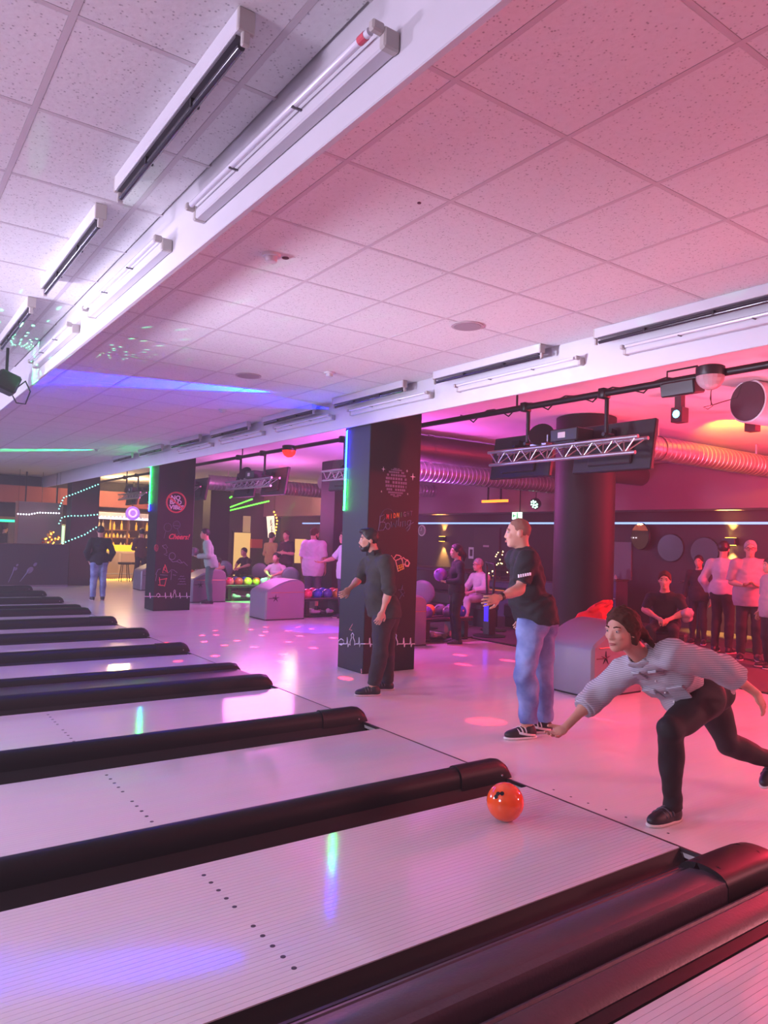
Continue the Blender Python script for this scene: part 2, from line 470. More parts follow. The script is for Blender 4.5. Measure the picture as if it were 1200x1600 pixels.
def extrude_x(prof, x0, x1, tail=()):
    # prof: (y, z); tail: extra sections as (x, height factor)
    secs = [[Vector((x0, y, z)) for y, z in prof], [Vector((x1, y, z)) for y, z in prof]]
    for x, k in tail:
        secs.append([Vector((x, y, z if z < 0 else z * k)) for y, z in prof])
    return MB().sweep(secs)
def arc_cap(y0, y1, z0, zt, n=8):
    # rounded hump between y0 and y1
    out = []
    for k in range(n + 1):
        t = math.pi * k / n
        out.append(((y0 + y1) / 2 - (y1 - y0) / 2 * math.cos(t), z0 + (zt - z0) * math.sin(t) ** 0.6))
    return out
def gutter(t, y0, y1):
    n = 10
    pr = [(y0 - (y1 - y0) * 0 + (y1 - y0) * k / n, -0.002 - 0.085 * math.sin(math.pi * k / n) ** 0.7) for k in range(n + 1)]
    prof = pr + [(y1, -0.12), (y0, -0.12)]
    obj('gutter', extrude_x(prof, X0, FOUL - 0.02), GUTTER, t, smooth=40)
def single(y0, y1, lab):
    c = (y0 + y1) / 2
    t = thing('lane_divider', lab, 'divider', (0, 0, 0))
    w = 0.14
    gutter(t, y0 + 0.004, c - w / 2 - 0.002); gutter(t, c + w / 2 + 0.002, y1 - 0.004)
    prof = [(c - w / 2, -0.12)] + arc_cap(c - w / 2, c + w / 2, -0.01, 0.12, 12) + [(c + w / 2, -0.12)]
    obj('divider_rail', extrude_x(prof, X0, FOUL - 0.42), BLACK, t, smooth=50)
    w += 0.02
    prof = [(c - w / 2, -0.12)] + arc_cap(c - w / 2, c + w / 2, -0.01, 0.128, 12) + [(c + w / 2, -0.12)]
    e = obj('end_cap', extrude_x(prof, FOUL - 0.42, FOUL - 0.08, [(FOUL - 0.03, 0.92), (FOUL + 0.01, 0.7), (FOUL + 0.03, 0.35), (FOUL + 0.035, 0.02)]), BLACK, t, smooth=50)
    obj('screw', MB().ball((FOUL - 0.06, c - w / 2 - 0.001, 0.03), 0.008, None, 8, 6), STEEL, e)
    return t
def double(y0, y1, lab, near=True):
    t = thing('double_lane_divider', lab, 'divider', (0, 0, 0))
    g = 0.20 if y1 - y0 > 1 else 0.17
    gutter(t, y0 + 0.004, y0 + g); gutter(t, y1 - g, y1 - 0.004)
    a, b = y0 + g + 0.004, y1 - g - 0.004
    w = 0.17 if y1 - y0 > 1 else 0.13
    for (p, q) in ((a, a + w), (b - w * 0.8, b)):
        prof = [(p, -0.12)] + arc_cap(p, q, -0.01, 0.115, 12) + [(q, -0.12)]
        obj('divider_rail', extrude_x(prof, X0, FOUL - 0.3, [(FOUL - 0.1, 1.0), (FOUL - 0.02, 0.85), (FOUL + 0.02, 0.4), (FOUL + 0.03, 0.03)]), BLACK, t, smooth=50)
    obj('track_cover', MB().box((X0, a + w + 0.002, -0.1), (FOUL - 0.02, b - w * 0.8 - 0.002, 0.045), ch=0.008), COVER, t)
    return t
# the wide foreground divider: gutter, rail, broad ribbed cover with an end bonnet, groove, second ridge, gutter
t = thing('double_lane_divider', 'wide black ribbed divider with rounded bonnet across the bottom right foreground', 'divider')
y0, y1 = 1.585, 2.32
gutter(t, 2.135, y1 - 0.004)
obj('divider_rail', extrude_x([(2.132, -0.12), (2.132, 0.03), (2.118, 0.052), (2.10, 0.055), (2.092, 0.05), (2.088, 0.03), (2.088, -0.12)], X0, FOUL - 0.30, [(FOUL - 0.02, 1.0)]), BLACK, t, smooth=35)
cov = [(2.084, -0.12), (2.084, 0.05), (2.075, 0.068), (2.06, 0.072), (2.052, 0.066), (2.045, 0.07), (2.03, 0.085), (1.96, 0.100), (1.90, 0.098), (1.885, 0.090), (1.88, 0.094), (1.85, 0.086), (1.838, 0.06), (1.836, -0.12)]
obj('track_cover', extrude_x(cov, X0, FOUL - 0.38), COVER, t, smooth=35)
bon = [(2.088, -0.12)] + [(1.962 - 0.13 * math.cos(math.pi * k / 12) * -1, 0.125 * math.sin(math.pi * (k) / 12) ** 0.45) for k in range(13)][::-1] + [(1.83, -0.12)]
bo = obj('bonnet', extrude_x(bon, FOUL - 0.385, FOUL - 0.1, [(FOUL + 0.02, 0.97), (FOUL + 0.12, 0.86), (FOUL + 0.19, 0.62), (FOUL + 0.22, 0.25), (FOUL + 0.225, 0.02)]), BLACK, t, smooth=50)
obj('bonnet_seam', MB().tube([(FOUL - 0.33, 2.045, 0.108), (FOUL + 0.0, 2.045, 0.106), (FOUL + 0.02, 2.02, 0.116), (FOUL + 0.02, 1.91, 0.116), (FOUL + 0.0, 1.885, 0.106), (FOUL - 0.33, 1.885, 0.108), (FOUL - 0.34, 1.91, 0.12), (FOUL - 0.34, 2.02, 0.12)], 0.003, 6, closed=True), GUTTER, bo)
obj('groove', extrude_x([(1.834, -0.12), (1.834, -0.02), (1.80, -0.03), (1.782, -0.02), (1.782, -0.12)], X0, FOUL - 0.02), GUTTER, t)
rib = [(1.780, -0.12), (1.780, 0.03), (1.772, 0.05), (1.76, 0.054), (1.752, 0.046), (1.745, 0.05), (1.735, 0.058), (1.70, 0.05), (1.66, 0.03), (1.645, 0.012), (1.64, -0.12)]
obj('ridge', extrude_x(rib, X0, FOUL - 0.3, [(FOUL + 0.02, 1.0), (FOUL + 0.06, 0.5)]), COVER, t, smooth=35)
obj('edge_rail', extrude_x([(1.638, -0.12), (1.638, 0.012), (1.62, 0.010), (1.592, 0.004), (1.588, -0.12)], X0, FOUL - 0.02), BLACK, t, smooth=35)
obj('screw', MB().ball((FOUL - 0.13, 2.132, 0.025), 0.008, None, 8, 6), STEEL, t)
single(3.44, 3.96, 'nearest single black divider with a rounded end, behind the foreground lane')
single(5.13, 5.80, 'second single black divider from the front, ending before the walking man')
double(7.0, 8.36, 'wide double divider with flat mauve cover in mid distance')
single(9.5, 10.06, 'first single black divider behind the mid distance double divider')
single(11.2, 11.8, 'second single black divider behind the mid distance double divider')
single(12.91, 13.6, 'third single black divider behind the mid distance double divider')
double(14.75, 15.98, 'far double black divider level with the decorated left pillar')
single(17.12, 17.75, 'single black divider just beyond the far double divider')
single(18.98, 19.6, 'last but one thin black divider before the dark bar wall')
single(20.85, 21.3, 'farthest thin black divider along the foot of the dark bar wall')

# ------------------------------------------------------------------ unlit tube fixtures
def fixture(tube_m):
    # 1.5 m long batten along y, hanging below z = 0, seen side towards -x
    t = thing('tube_light', '', 'light')
    obj('channel', MB().box((-0.03, 0, -0.075), (0.03, 1.46, 0), ch=0.004), WHITE, t)
    obj('tube', MB().tube([(0.0, 0.03, -0.11), (0.0, 1.43, -0.11)], 0.014, 10), tube_m, t, smooth=60)
    obj('reflector_fin', MB().box((-0.022, 0.03, -0.086), (0.022, 1.43, -0.0755)), mat('dark_reflector', '#4a454c', 0.4), t)  # dark grey fin between channel and tube
    for y in (0.0, 1.46):
        obj('end_cap', MB().box((-0.031, y - 0.010, -0.08), (0.031, y + 0.010, 0.0), ch=0.004).box((-0.014, y - 0.010, -0.126), (0.014, y + 0.010, -0.078), ch=0.004), CAPW, t)
    for y in (0.45, 1.0):
        obj('clip', MB().box((-0.018, y, -0.118), (0.018, y + 0.012, -0.085)), DPLASTIC, t)
    return t
def face_fixture():
    # the same batten turned on the fascia: channel against the face, tube standing off towards -x
    t = thing('tube_light', '', 'light')
    obj('channel', MB().box((-0.055, 0, -0.032), (0, 1.55, 0.026), ch=0.006), WHITE, t)
    obj('tube', MB().tube([(-0.082, 0.03, 0.022), (-0.082, 1.52, 0.022)], 0.013, 10), TUBEW, t, smooth=60)
    for y in (0.0, 1.55):
        obj('end_cap', MB().box((-0.059, y - 0.018, -0.036), (0, y + 0.014, 0.030), ch=0.006).box((-0.10, y - 0.014, 0.004), (-0.055, y + 0.014, 0.038), ch=0.006), CAPW, t)
    for y in (0.5, 1.05):
        obj('clip', MB().box((-0.096, y, 0.006), (-0.05, y + 0.010, 0.012)), mat('clip_grey', '#5a555c', 0.5), t)
    return t
F1 = fixture(TUBE)
F2 = face_fixture()
first = {1: F1, 2: F2}
def place(kind, loc, label, group):
    o = first[kind]
    if o.get('used'):
        o = copy_tree(o)
    else:
        first[kind]['used'] = 1
    o.location = loc; o['label'] = label; o['group'] = group
    return o
O3 = ['nearest', 'second', 'third', 'fourth', 'fifth', 'sixth', 'seventh', 'eighth']
for i, y in enumerate((2.24, 4.07, 6.05)):
    place(1, (0.96, y, CEIL - 0.004), '%s unlit ceiling batten with dark tube left of the front fascia' % ('large nearest', 'middle', 'far left edge')[i].replace('large nearest', 'nearest'), 'ceiling battens left of the front fascia')
for i, y in enumerate((-0.15, 1.80, 3.82, 5.86)):
    place(2, (1.27, y, 3.13), ('pale batten cut by the top edge of the photo on the front fascia', 'large pale batten on the front fascia with a red marked tube end', 'pale batten on the front fascia behind the large one', 'farthest pale batten on the front fascia near the laser marks')[i], 'battens on the front fascia')
r_ = [o for o in bpy.data.objects if o.get('label', '').startswith('large pale batten')][0]
obj('tube_mark', MB().tube([(-0.082, 0.05, 0.022), (-0.082, 0.085, 0.022)], 0.0145, 12), mat('red_mark', '#c8485a', 0.4), r_, label='red mark on the tube end')
for i in range(8):
    place(1, (4.74, 0.42 + 1.98 * (i + 1) if i else 2.34, CEIL - 0.004), '%s dark tube batten along the ceiling at the second fascia, counted from the right' % O3[i].replace('nearest', 'first'), 'ceiling battens by the second fascia')
for i in range(6):
    place(2, (4.89, 2.05 + 2.0 * i, 3.165), '%s pale batten on the face of the second fascia, counted from the right' % O3[i].replace('nearest', 'first'), 'battens on the second fascia')

# ------------------------------------------------------------------ LED strips and pillar drawings
TRIM = {o.name: o for o in bpy.data.objects if o.name.startswith('trim_')}
E_BLUE = mat('led_blue', '#000010', emit='#0a1eff', estr=170)
E_CYAN = mat('led_cyan', '#001010', emit='#12b0d8', estr=120)
E_GREEN = mat('led_green', '#001008', emit='#12ff62', estr=140)
def led_strip(x, y, zs, label):
    t = thing('led_strip', label, 'light', (x, y, zs[0][0]), group=None)
    zt, zb = zs[0][0], zs[-1][1]
    obj('strip_backing', MB().box((-0.006, -0.022, zb - zt), (0.0, 0.022, 0)), DMETAL, t)
    k = 0
    for a, b, m_ in zs:
        mb = MB(); z = a
        while z > b:
            for s in (-1, 1):
                zz = z - (0.011 if s > 0 else 0)
                mb.box((-0.014, s * 0.011 - 0.007, zz - zt - 0.008), (-0.006, s * 0.011 + 0.007, zz - zt))
            z -= 0.022
        o = obj('led_beads', mb, m_, t); o['kind'] = 'stuff'
    return t
led_strip(4.95, 7.82, [(2.98, 2.50, E_BLUE), (2.50, 2.36, E_CYAN), (2.36, 1.97, E_GREEN)], 'zigzag light strip fading from blue to green on the edge of the middle pillar')
led_strip(4.95, 15.57, [(3.0, 2.22, E_GREEN), (2.22, 2.08, E_BLUE)], 'bright green light strip with a blue tip on the edge of the left decorated pillar')

def strokes(name, polys, r, m_, parent, label=None, closed=(), n=6, **plane):
    mb = MB()
    for i, p in enumerate(polys):
        mb.tube([at(u, v, **plane) for u, v in p], r, n, closed=(i in closed))
    return obj(name, mb, m_, parent, 60, label=label)
def circ(cx_, cy_, rx, ry, n=20, a0=0, a1=360):
    return [(cx_ + rx * math.cos(math.radians(a0 + (a1 - a0) * k / n)), cy_ + ry * math.sin(math.radians(a0 + (a1 - a0) * k / n))) for k in range(n + (0 if a1 - a0 == 360 else 1))]
def text(name, s, size, loc, rot, m_, parent, shear=0.0, ext=0.003, sx=1.0, label=None, off=0.0):
    cu = bpy.data.curves.new(name, 'FONT'); cu.body = s; cu.size = size; cu.extrude = ext; cu.shear = shear
    cu.align_x = 'CENTER'; cu.align_y = 'CENTER'; cu.offset = off; cu.resolution_u = 3
    tmp = bpy.data.objects.new(name, cu); COL.objects.link(tmp)
    me = bpy.data.meshes.new_from_object(tmp.evaluated_get(bpy.context.evaluated_depsgraph_get()))
    bpy.data.objects.remove(tmp); bpy.data.curves.remove(cu)
    me.materials.clear(); me.materials.append(m_)
    o = link(name, me, parent, loc, rot); o.scale = (sx, 1, 1)
    if label: o['label'] = label
    return o
INK_W = mat('print_white', '#d6d2de', 0.5); INK_G = mat('print_grey_lilac', '#716b88', 0.5); INK_R = mat('print_red', '#d24a52', 0.5)
INK_P = mat('print_pink', '#e59a96', 0.5); INK_Y = mat('print_yellow', '#e0a824', 0.5); INK_O = mat('print_orange', '#e0762c', 0.5)
INK_D = mat('print_dim_violet', '#55506e', 0.5); INK_T = mat('print_green_dim', '#5f9a72', 0.5)
P2, P1 = TRIM['trim_3'], TRIM['trim_4']
fy, fx = dict(y=7.299), dict(x=4.949)
# mirror ball print: rows of small facets
mb = MB()
bc = at(619, 754, **fy)
R_ = 0.165
for i in range(11):
    la = math.radians(-75 + 15 * i)
    for k in range(11):
        lo = math.radians(-75 + 15 * k)
        x = R_ * math.cos(la) * math.sin(lo); z = R_ * 1.08 * math.sin(la)
        w = 0.0135 * math.cos(lo) * math.cos(la) + 0.001; h = 0.0145 * math.cos(la) + 0.001
        if (i * 7 + k * 3) % 11 == 0:
            continue
        mb.box((bc.x + x - w, 7.296, bc.z + z - h), (bc.x + x + w, 7.30, bc.z + z + h))
o = obj('mirror_ball_print', mb, INK_G, P2, label='lilac printed mirror ball')
def star(u, v, r, plane, par, m_):
    c0 = at(u, v, **plane); mb = MB(); pts = []
    for k in range(8):
        q = r if k % 2 == 0 else r * 0.22
        pts.append(Vector((c0.x + q * math.cos(math.pi * k / 4), c0.y, c0.z + q * math.sin(math.pi * k / 4))))
    mb.add([p + Vector((0, -0.003, 0)) for p in pts] + [p + Vector((0, 0.003, 0)) for p in pts], [tuple(range(7, -1, -1)), tuple(range(8, 16))] + [(k, (k + 1) % 8, 8 + (k + 1) % 8, 8 + k) for k in range(8)])
    obj('star_print', mb, m_, par)
for u, v, r in ((599, 733, 0.03), (636, 736, 0.018), (645, 745, 0.045), (596, 768, 0.014), (637, 772, 0.014)):
    star(u, v, r, fy, P2, INK_W)
strokes('ball_outline_print', [circ(606, 813, 12, 18, 22, 150, 350)], 0.003, INK_D, P2, **fy)
a0, a1 = at(603, 808, **fy), at(645, 802, **fy)
word = 'MIDNIGHT'; cols = [INK_R, INK_O, INK_O, INK_Y, INK_T, INK_G, INK_D, INK_D]
for k, ch in enumerate(word):
    p = a0.lerp(a1, (k + 0.5) / 8)
    text('letter', ch, 0.085, (p.x, 7.297, p.z), (math.pi / 2, 0, 0), cols[k], P2, off=0.001, sx=0.62)
def script(name, us, width_px, m_, par, r, plane, label=None):
    return strokes(name, us, r, m_, par, label=label, **plane)
bl = [[(594, 806), (593, 818), (591, 829)], [(594, 807), (600, 804), (602, 809), (598, 815), (594, 816)], [(594, 816), (601, 816), (603, 821), (599, 828), (591, 829)],
      circ(606, 822, 3.6, 5, 10) + [(609.6, 822)],
      [(611, 815), (612, 824), (615, 817), (618, 824), (620, 813)], [(623, 808), (622, 822)], [(626, 815), (625, 823)], [(629, 823), (629, 815), (633, 814), (633, 822)],
      [(641, 813), (637, 814), (636, 820), (640, 820), (642, 813), (640, 825), (636, 830), (634, 826), (640, 820), (646, 816)]]
strokes('script_print', bl, 0.0055, INK_G, P2, label='hand lettered word Bowling', **fy)
mug = [[(618, 876), (622, 893), (631, 889), (628, 872)], [(616, 872), (619, 867), (624, 868), (627, 870), (625, 873), (618, 876), (614, 872), (611, 868)],
       [(629, 877), (627, 873), (630, 871), (633, 874), (637, 875), (640, 880), (638, 885), (634, 885), (631, 881)], circ(636, 880, 3, 4, 10) + [(639, 880)]]
strokes('mug_print', mug, 0.007, INK_P, P2, label='pink outlined beer mug', **fy)
strokes('beer_print', [[(620.5, 885), (628.5, 881.5), (630.5, 888.5), (622.5, 892), (620.5, 885)], [(622, 888), (629.5, 885)], [(624, 884), (625.5, 890)], [(627, 883), (628.5, 889)]], 0.006, INK_Y, P2, label='yellow beer in the mug', **fy)
strokes('scribble_print', [[(622, 922), (630, 921), (632, 926), (627, 930), (624, 936)], [(628, 921), (629, 914), (626, 924), (631, 932)]], 0.005, INK_D, P2, **fy)
def heartbeat(x0, x1, y_, plane, par, pins, scale=1.0):
    k = scale
    L = [(x0, y_)]
    q = []
    for fx_, kind in pins:
        u = x0 + (x1 - x0) * fx_
        if kind == 'b':
            q += [(u - 5 * k, y_), (u - 4 * k, y_ - 5 * k), (u, y_ - 8 * k), (u + 4 * k, y_ - 5 * k), (u + 4 * k, y_ - 1 * k), (u, y_ + 2 * k), (u - 3 * k, y_), (u + 5 * k, y_)]
        elif kind == 'p':
            q += [(u - 3.4 * k, y_ + 2 * k), (u - 3.8 * k, y_ - 3 * k), (u - 1.2 * k, y_ - 10 * k), (u - 2 * k, y_ - 14 * k), (u, y_ - 17 * k), (u + 2 * k, y_ - 14 * k), (u + 1.2 * k, y_ - 10 * k), (u + 3.8 * k, y_ - 3 * k), (u + 3 * k, y_ + 2 * k), (u + 5 * k, y_)]
        else:
            q += [(u - 1.5 * k, y_), (u - 0.6 * k, y_ - 10 * k), (u + 0.6 * k, y_ + 5 * k), (u + 2 * k, y_)]
    L += q + [(x1, y_)]
    strokes('heartbeat_line_print', [L], 0.0065, INK_W, par, label='white heartbeat line with bowling pin and ball', **plane)
heartbeat(529, 571, 1006, dict(x=4.949), P2, [(0.1, 'b'), (0.34, 's'), (0.52, 'p'), (0.78, 's')])
heartbeat(572, 648, 1006, fy, P2, [(0.08, 's'), (0.2, 'p'), (0.42, 's'), (0.6, 'p'), (0.78, 's'), (0.92, 's')], 0.95)
strokes('corner_sticker', [[(564.5, 1045), (565, 1052)], [(551, 975), (546, 984), (550, 985)]], 0.006, INK_P, P2, x=4.948)
gy = dict(y=15.049)
strokes('ring_print', [circ(275, 785, 14.8, 15.6, 28), [(264, 776), (286, 795)]], 0.019, INK_R, P1, closed=(0,), label='red ring with a diagonal bar', **gy)
for s, v in (('NO', 778), ('BAD', 785), ('VIBES', 793)):
    p = at(274.5 if s != 'VIBES' else 276, v, **gy)
    text('slogan_print', s, 0.125, (p.x, 15.045, p.z), (math.pi / 2, 0, 0), INK_W, P1, off=0.003, sx=1.05)
p = at(279, 839, **gy)
text('cheers_print', 'Cheers!', 0.155, (p.x, 15.045, p.z), (math.pi / 2, 0, 0), INK_R, P1, shear=0.35, off=0.003, sx=0.9)
strokes('glasses_print', [circ(262, 824, 6, 6.5, 14) + [(268, 824)], [(259, 830), (256, 841)], circ(276, 820, 5.5, 6, 14) + [(281.5, 820)], [(277, 826), (280, 834), (276, 835), (284, 835)], [(271, 821), (280, 822)]], 0.006, INK_D, P1, label='dim outlined toasting glasses', **gy)
strokes('balloon_print', [circ(244, 856, 2.6, 5, 12) + [(246.6, 856)], [(244, 852), (244, 862)], [(242.5, 856), (245.5, 858)]], 0.012, mat('print_dark_red', '#8a2436', 0.5), P1, **gy)
strokes('sketch_print', [[(253, 853), (259, 851), (262, 856), (257, 857), (254, 853)], [(259, 857), (261, 864), (256, 866), (261, 868)], circ(269, 869, 5, 5.5, 12) + [(274, 869)], [(264, 872), (270, 878), (276, 877), (282, 880), (287, 878), (293, 884)], [(276, 877), (280, 874), (285, 880)]], 0.007, INK_G, P1, **gy)
strokes('cocktail_print', [[(256, 886), (254, 895), (262, 895), (259, 886), (258, 882), (256, 890), (260, 893)], [(248, 906), (261, 904)], [(247, 914), (257, 915)], [(249, 902), (250, 915), (257, 916), (260, 903)]], 0.010, INK_R, P1, label='red drawn drink', **gy)
strokes('palm_print', [[(243, 898), (247, 890), (251, 889)], [(243, 908), (245, 897)], [(263, 895), (268, 890), (272, 891), (277, 895)], [(267, 906), (268, 892)], [(270, 898), (275, 899)], [(250, 898), (262, 899)]], 0.006, INK_G, P1, **gy)
for k, (v, w) in enumerate(((901, 8), (905, 13), (909, 9), (913, 15))):
    strokes('small_lettering_print', [[(285 - w / 2 + j * 2.2, v - (j % 2)) for j in range(int(w / 2.2) + 1)]], 0.006, INK_G, P1, **gy)
heartbeat(226, 297, 932, gy, P1, [(0.12, 's'), (0.3, 'b'), (0.46, 's'), (0.58, 's'), (0.66, 'p'), (0.78, 's'), (0.93, 's')], 0.62)

# ------------------------------------------------------------------ rail, trusses, screens and projectors
RX, RZ = 6.0, 3.15
t = thing('lighting_rail', 'long black pipe rail hung under the rear ceiling, carrying trusses and lamps', 'rail', (RX, 0, RZ))
obj('pipe', MB().tube([(0, -2.5, 0), (0, 24, 0)], 0.035, 12), DMETAL, t, 60)
for y in (-1.5, 2.2, 5.9, 9.4, 13.3, 17.1, 21):
    obj('hanger', MB().tube([(0, y, 0), (0, y, CEIL - RZ - 0.002)], 0.012, 8), DMETAL, t, 60)
obj('cable', MB().tube([(0.03, 3.9 + 0.12 * k, 0.02 + 0.035 * math.sin(k * 1.3) - (0.05 if k % 5 == 3 else 0)) for k in range(26)], 0.008, 6), DPLASTIC, t, 60)
def truss_set(yc, tag_):
    t = thing('lattice_truss', 'silver lattice truss under the rail, ' + tag_, 'truss', (RX, yc, RZ), group='lattice trusses under the rail')
    zt, zb, ya, yb = -0.47, -0.62, -1.13, 0.93
    obj('upper_chord', MB().tube([(0, ya, zt), (0, yb, zt)], 0.019, 10), STEEL, t, 60)
    obj('lower_chord', MB().tube([(0, ya + 0.03, zb), (0, yb - 0.03, zb)], 0.019, 10), STEEL, t, 60)
    obj('rear_chord', MB().tube([(0.16, ya, zt), (0.16, yb, zt)], 0.019, 10), STEEL, t, 60)
    n = 16
    for k in range(n):
        a = ya + 0.03 + (yb - ya - 0.06) * k / n; b = ya + 0.03 + (yb - ya - 0.06) * (k + 1) / n
        z0, z1 = (zt, zb) if k % 2 == 0 else (zb, zt)
        obj('brace', MB().tube([(0, a, z0), (0, b, z1)], 0.007, 6), STEEL, t, 60)
        obj('brace', MB().tube([(0.16 if z0 == zt else 0, a, z0), (0.16 if z1 == zt else 0, b, z1)], 0.007, 6), STEEL, t, 60)
    for y in (-0.72, 0.35):
        obj('drop_arm', MB().tube([(0.05, y, -0.02), (0.05, y, zt + 0.06)], 0.022, 10).box((-0.05, y - 0.04, -0.05), (0.06, y + 0.04, 0.05), ch=0.008).tube([(0, y, zt + 0.06), (0.16, y, zt + 0.06)], 0.02, 8), DMETAL, t, 60)
    for y0_, y1_, w in ((-1.08, -0.1, 'right'), (0.23, 1.19, 'left')):
        m_ = thing('hanging_screen', '%s hanging screen seen from behind, on the truss %s' % (w, tag_), 'screen', (RX + 0.34, yc + (y0_ + y1_) / 2, RZ - 0.5), group='hanging screens seen from behind')
        hw = (y1_ - y0_) / 2
        M = Matrix.Rotation(math.radians(9), 4, 'Y')
        obj('screen_casing', MB().box((-0.025, -hw, -0.26), (0.03, hw, 0.26), M, ch=0.01), DPLASTIC, m_)
        obj('rear_housing', MB().box((-0.06, -hw * 0.55, -0.2), (-0.02, hw * 0.55, 0.08), M, ch=0.012), DPLASTIC, m_)
        obj('display', MB().box((0.031, -hw + 0.02, -0.24), (0.034, hw - 0.02, 0.24), M), SCREEN, m_)
        obj('bracket', MB().box((-0.14, -0.06, 0.10), (-0.05, 0.06, 0.16), M).tube([(-0.12, 0, 0.05), (-0.13, 0, 0.13)], 0.014, 6), DMETAL, m_)
    p = thing('projector', 'black box projector on the truss ' + tag_, 'projector', (RX + 0.08, yc - 0.22, RZ - 0.451), group='projectors on the trusses')
    obj('casing', MB().box((-0.11, -0.2, 0.012), (0.16, 0.17, 0.15), ch=0.012), DPLASTIC, p)
    obj('foot', MB().box((-0.09, -0.15, 0), (0.14, 0.12, 0.014)), DMETAL, p)
    obj('plate', MB().box((-0.113, -0.04, 0.05), (-0.1095, 0.06, 0.11)), mat('pale_label', '#b9a8ac', 0.5), p)
    s = thing('moving_head_lamp', 'tilted black disc lamp on the truss ' + tag_, 'lamp', (RX + 0.06, yc + 0.16, RZ - 0.451), group='effect lamps on the trusses')
    M = Matrix.Translation((0, 0, 0.13)) @ Matrix.Rotation(math.radians(-60), 4, 'Y') @ Matrix.Rotation(math.radians(25), 4, 'X')
    obj('head', MB().lathe([(0.02, -0.09), (0.07, -0.08), (0.14, -0.01), (0.145, 0.0), (0.14, 0.012), (0.02, 0.014)], M, 24), DPLASTIC, s, 40)
    obj('yoke', MB().tube([(0, -0.10, 0.02), (0, -0.10, 0.12)], 0.012, 6).tube([(0, 0.10, 0.02), (0, 0.10, 0.12)], 0.012, 6).box((-0.05, -0.12, 0.0), (0.05, 0.12, 0.03), ch=0.006), STEEL, s, 40)
for k, w in enumerate(('nearest, before the round column', 'second, behind the middle pillar', 'third, between the decorated pillars', 'fourth, behind the left decorated pillar', 'fifth, nearest the bar')):
    truss_set(5.42 + 3.85 * k, w)
# lamps on the rail
def par(loc, label):
    t = thing('wash_lamp', label, 'lamp', loc)
    obj('housing', MB().box((-0.09, -0.17, -0.11), (0.09, 0.17, 0.02), Matrix.Rotation(math.radians(-10), 4, 'Y'), ch=0.012), DPLASTIC, t)
    obj('yoke', MB().tube([(0, -0.15, 0.0), (0, -0.15, 0.13), (0, 0.15, 0.13), (0, 0.15, 0.0)], 0.010, 6), DMETAL, t)
    obj('clamp', MB().box((-0.03, -0.03, 0.0), (0.03, 0.03, 0.05)), DMETAL, t)
par((RX, 3.84, RZ - 0.03), 'black boxy wash lamp with a square yoke on the rail beside the mirror dome')
def dome(loc, label, red):
    t = thing('mirror_dome_lamp', label, 'lamp', loc)
    obj('base', MB().lathe([(0.115, 0), (0.12, 0.01), (0.12, 0.08), (0.10, 0.09)], None, 28), DPLASTIC, t, 40)
    mb = MB()
    for i in range(6):
        for k in range(18):
            la, l2 = math.radians(15 * i), math.radians(15 * (i + 1)); lo, lp = math.radians(20 * k), math.radians(20 * (k + 1))
            f = lambda a, b, r=0.118: Vector((r * math.cos(a) * math.cos(b), r * math.cos(a) * math.sin(b), -r * math.sin(a)))
            mb.add([f(la, lo), f(l2, lo), f(l2, lp), f(la, lp)], [(0, 1, 2, 3)])
    obj('faceted_dome', mb, mat('red_lit_dome', '#300408', 0.2, emit='#ff1a10', estr=3.0) if red else mat('clear_dome', '#d9b9bf', 0.1, trans=0.35), t)
    if not red:
        obj('cord', MB().tube([(0.02, 0.0, -0.11), (0.02, 0.01, -0.19), (0.01, -0.02, -0.26), (0.02, 0.03, -0.28), (0.0, 0.06, -0.26), (0.02, 0.0, -0.25), (0.03, 0.01, -0.12)], 0.004, 6).tube([(0.02, -0.01, -0.25), (0, -0.1, -0.24), (0, -0.24, -0.22), (0, -0.28, -0.12)], 0.004, 6), DPLASTIC, t)
    return t
dome((RX - 0.06, 3.53, RZ - 0.03), 'clear faceted mirror dome lamp hanging at the right end of the rail', False)
dome((RX - 0.06, 11.25, RZ - 0.05), 'glowing red mirror dome lamp on the far part of the rail', True)

# ------------------------------------------------------------------ ducts and ceiling spots at the rear
def duct(y, z, r, x0, x1, label, m_=GALV, bands=True):
    t = thing('air_duct', label, 'duct', (x0, y, z))
    obj('pipe', MB().tube([(0, 0, 0), (x1 - x0, 0, 0)], r, 28, cap=True), m_, t, 60)
    if bands:
        mb = MB()
        k = 0.05
        while k < x1 - x0:
            mb.tube([(k - 0.008, 0, 0), (k, 0, 0), (k + 0.008, 0, 0)], [r, r + 0.008, r], 28, cap=False)
            k += 0.11
        o = obj('spiral_rib', mb, m_, t, 60); o['kind'] = 'stuff'
    for k in (0.6, (x1 - x0) * 0.6, x1 - x0 - 0.4):
        obj('duct_strap', MB().tube([(k - 0.02, 0, 0), (k + 0.02, 0, 0)], r + 0.012, 28, cap=False).box((k - 0.012, -0.012, r), (k + 0.012, 0.012, CEIL - z)), m_, t)
    return t
duct(6.15, 3.02, 0.17, 8.45, 13.9, 'ribbed silver air duct lit red, right of the nearest hanging screens')
duct(9.35, 3.13, 0.21, 6.9, 13.9, 'dark smooth air duct just right of the middle pillar', mat('dark_duct', '#5a4a55', 0.45, 0.5), False)
duct(11.2, 2.98, 0.19, 7.2, 13.9, 'ribbed air duct lit violet, behind the dark duct')
duct(18.6, 3.0, 0.20, 7.4, 13.9, 'ribbed air duct between the two decorated pillars, over the far seats')
duct(16.2, 3.05, 0.17, 9.5, 13.9, 'ribbed air duct lit orange, left of the middle pillar')
t = thing('duct_outlet', 'short wide air duct with a dark open mouth, at the right edge under the ceiling', 'duct', at(1168, 627, x=7.4))
M = Matrix.Rotation(math.radians(90), 4, 'Y') @ Matrix.Rotation(math.radians(12), 4, 'X')
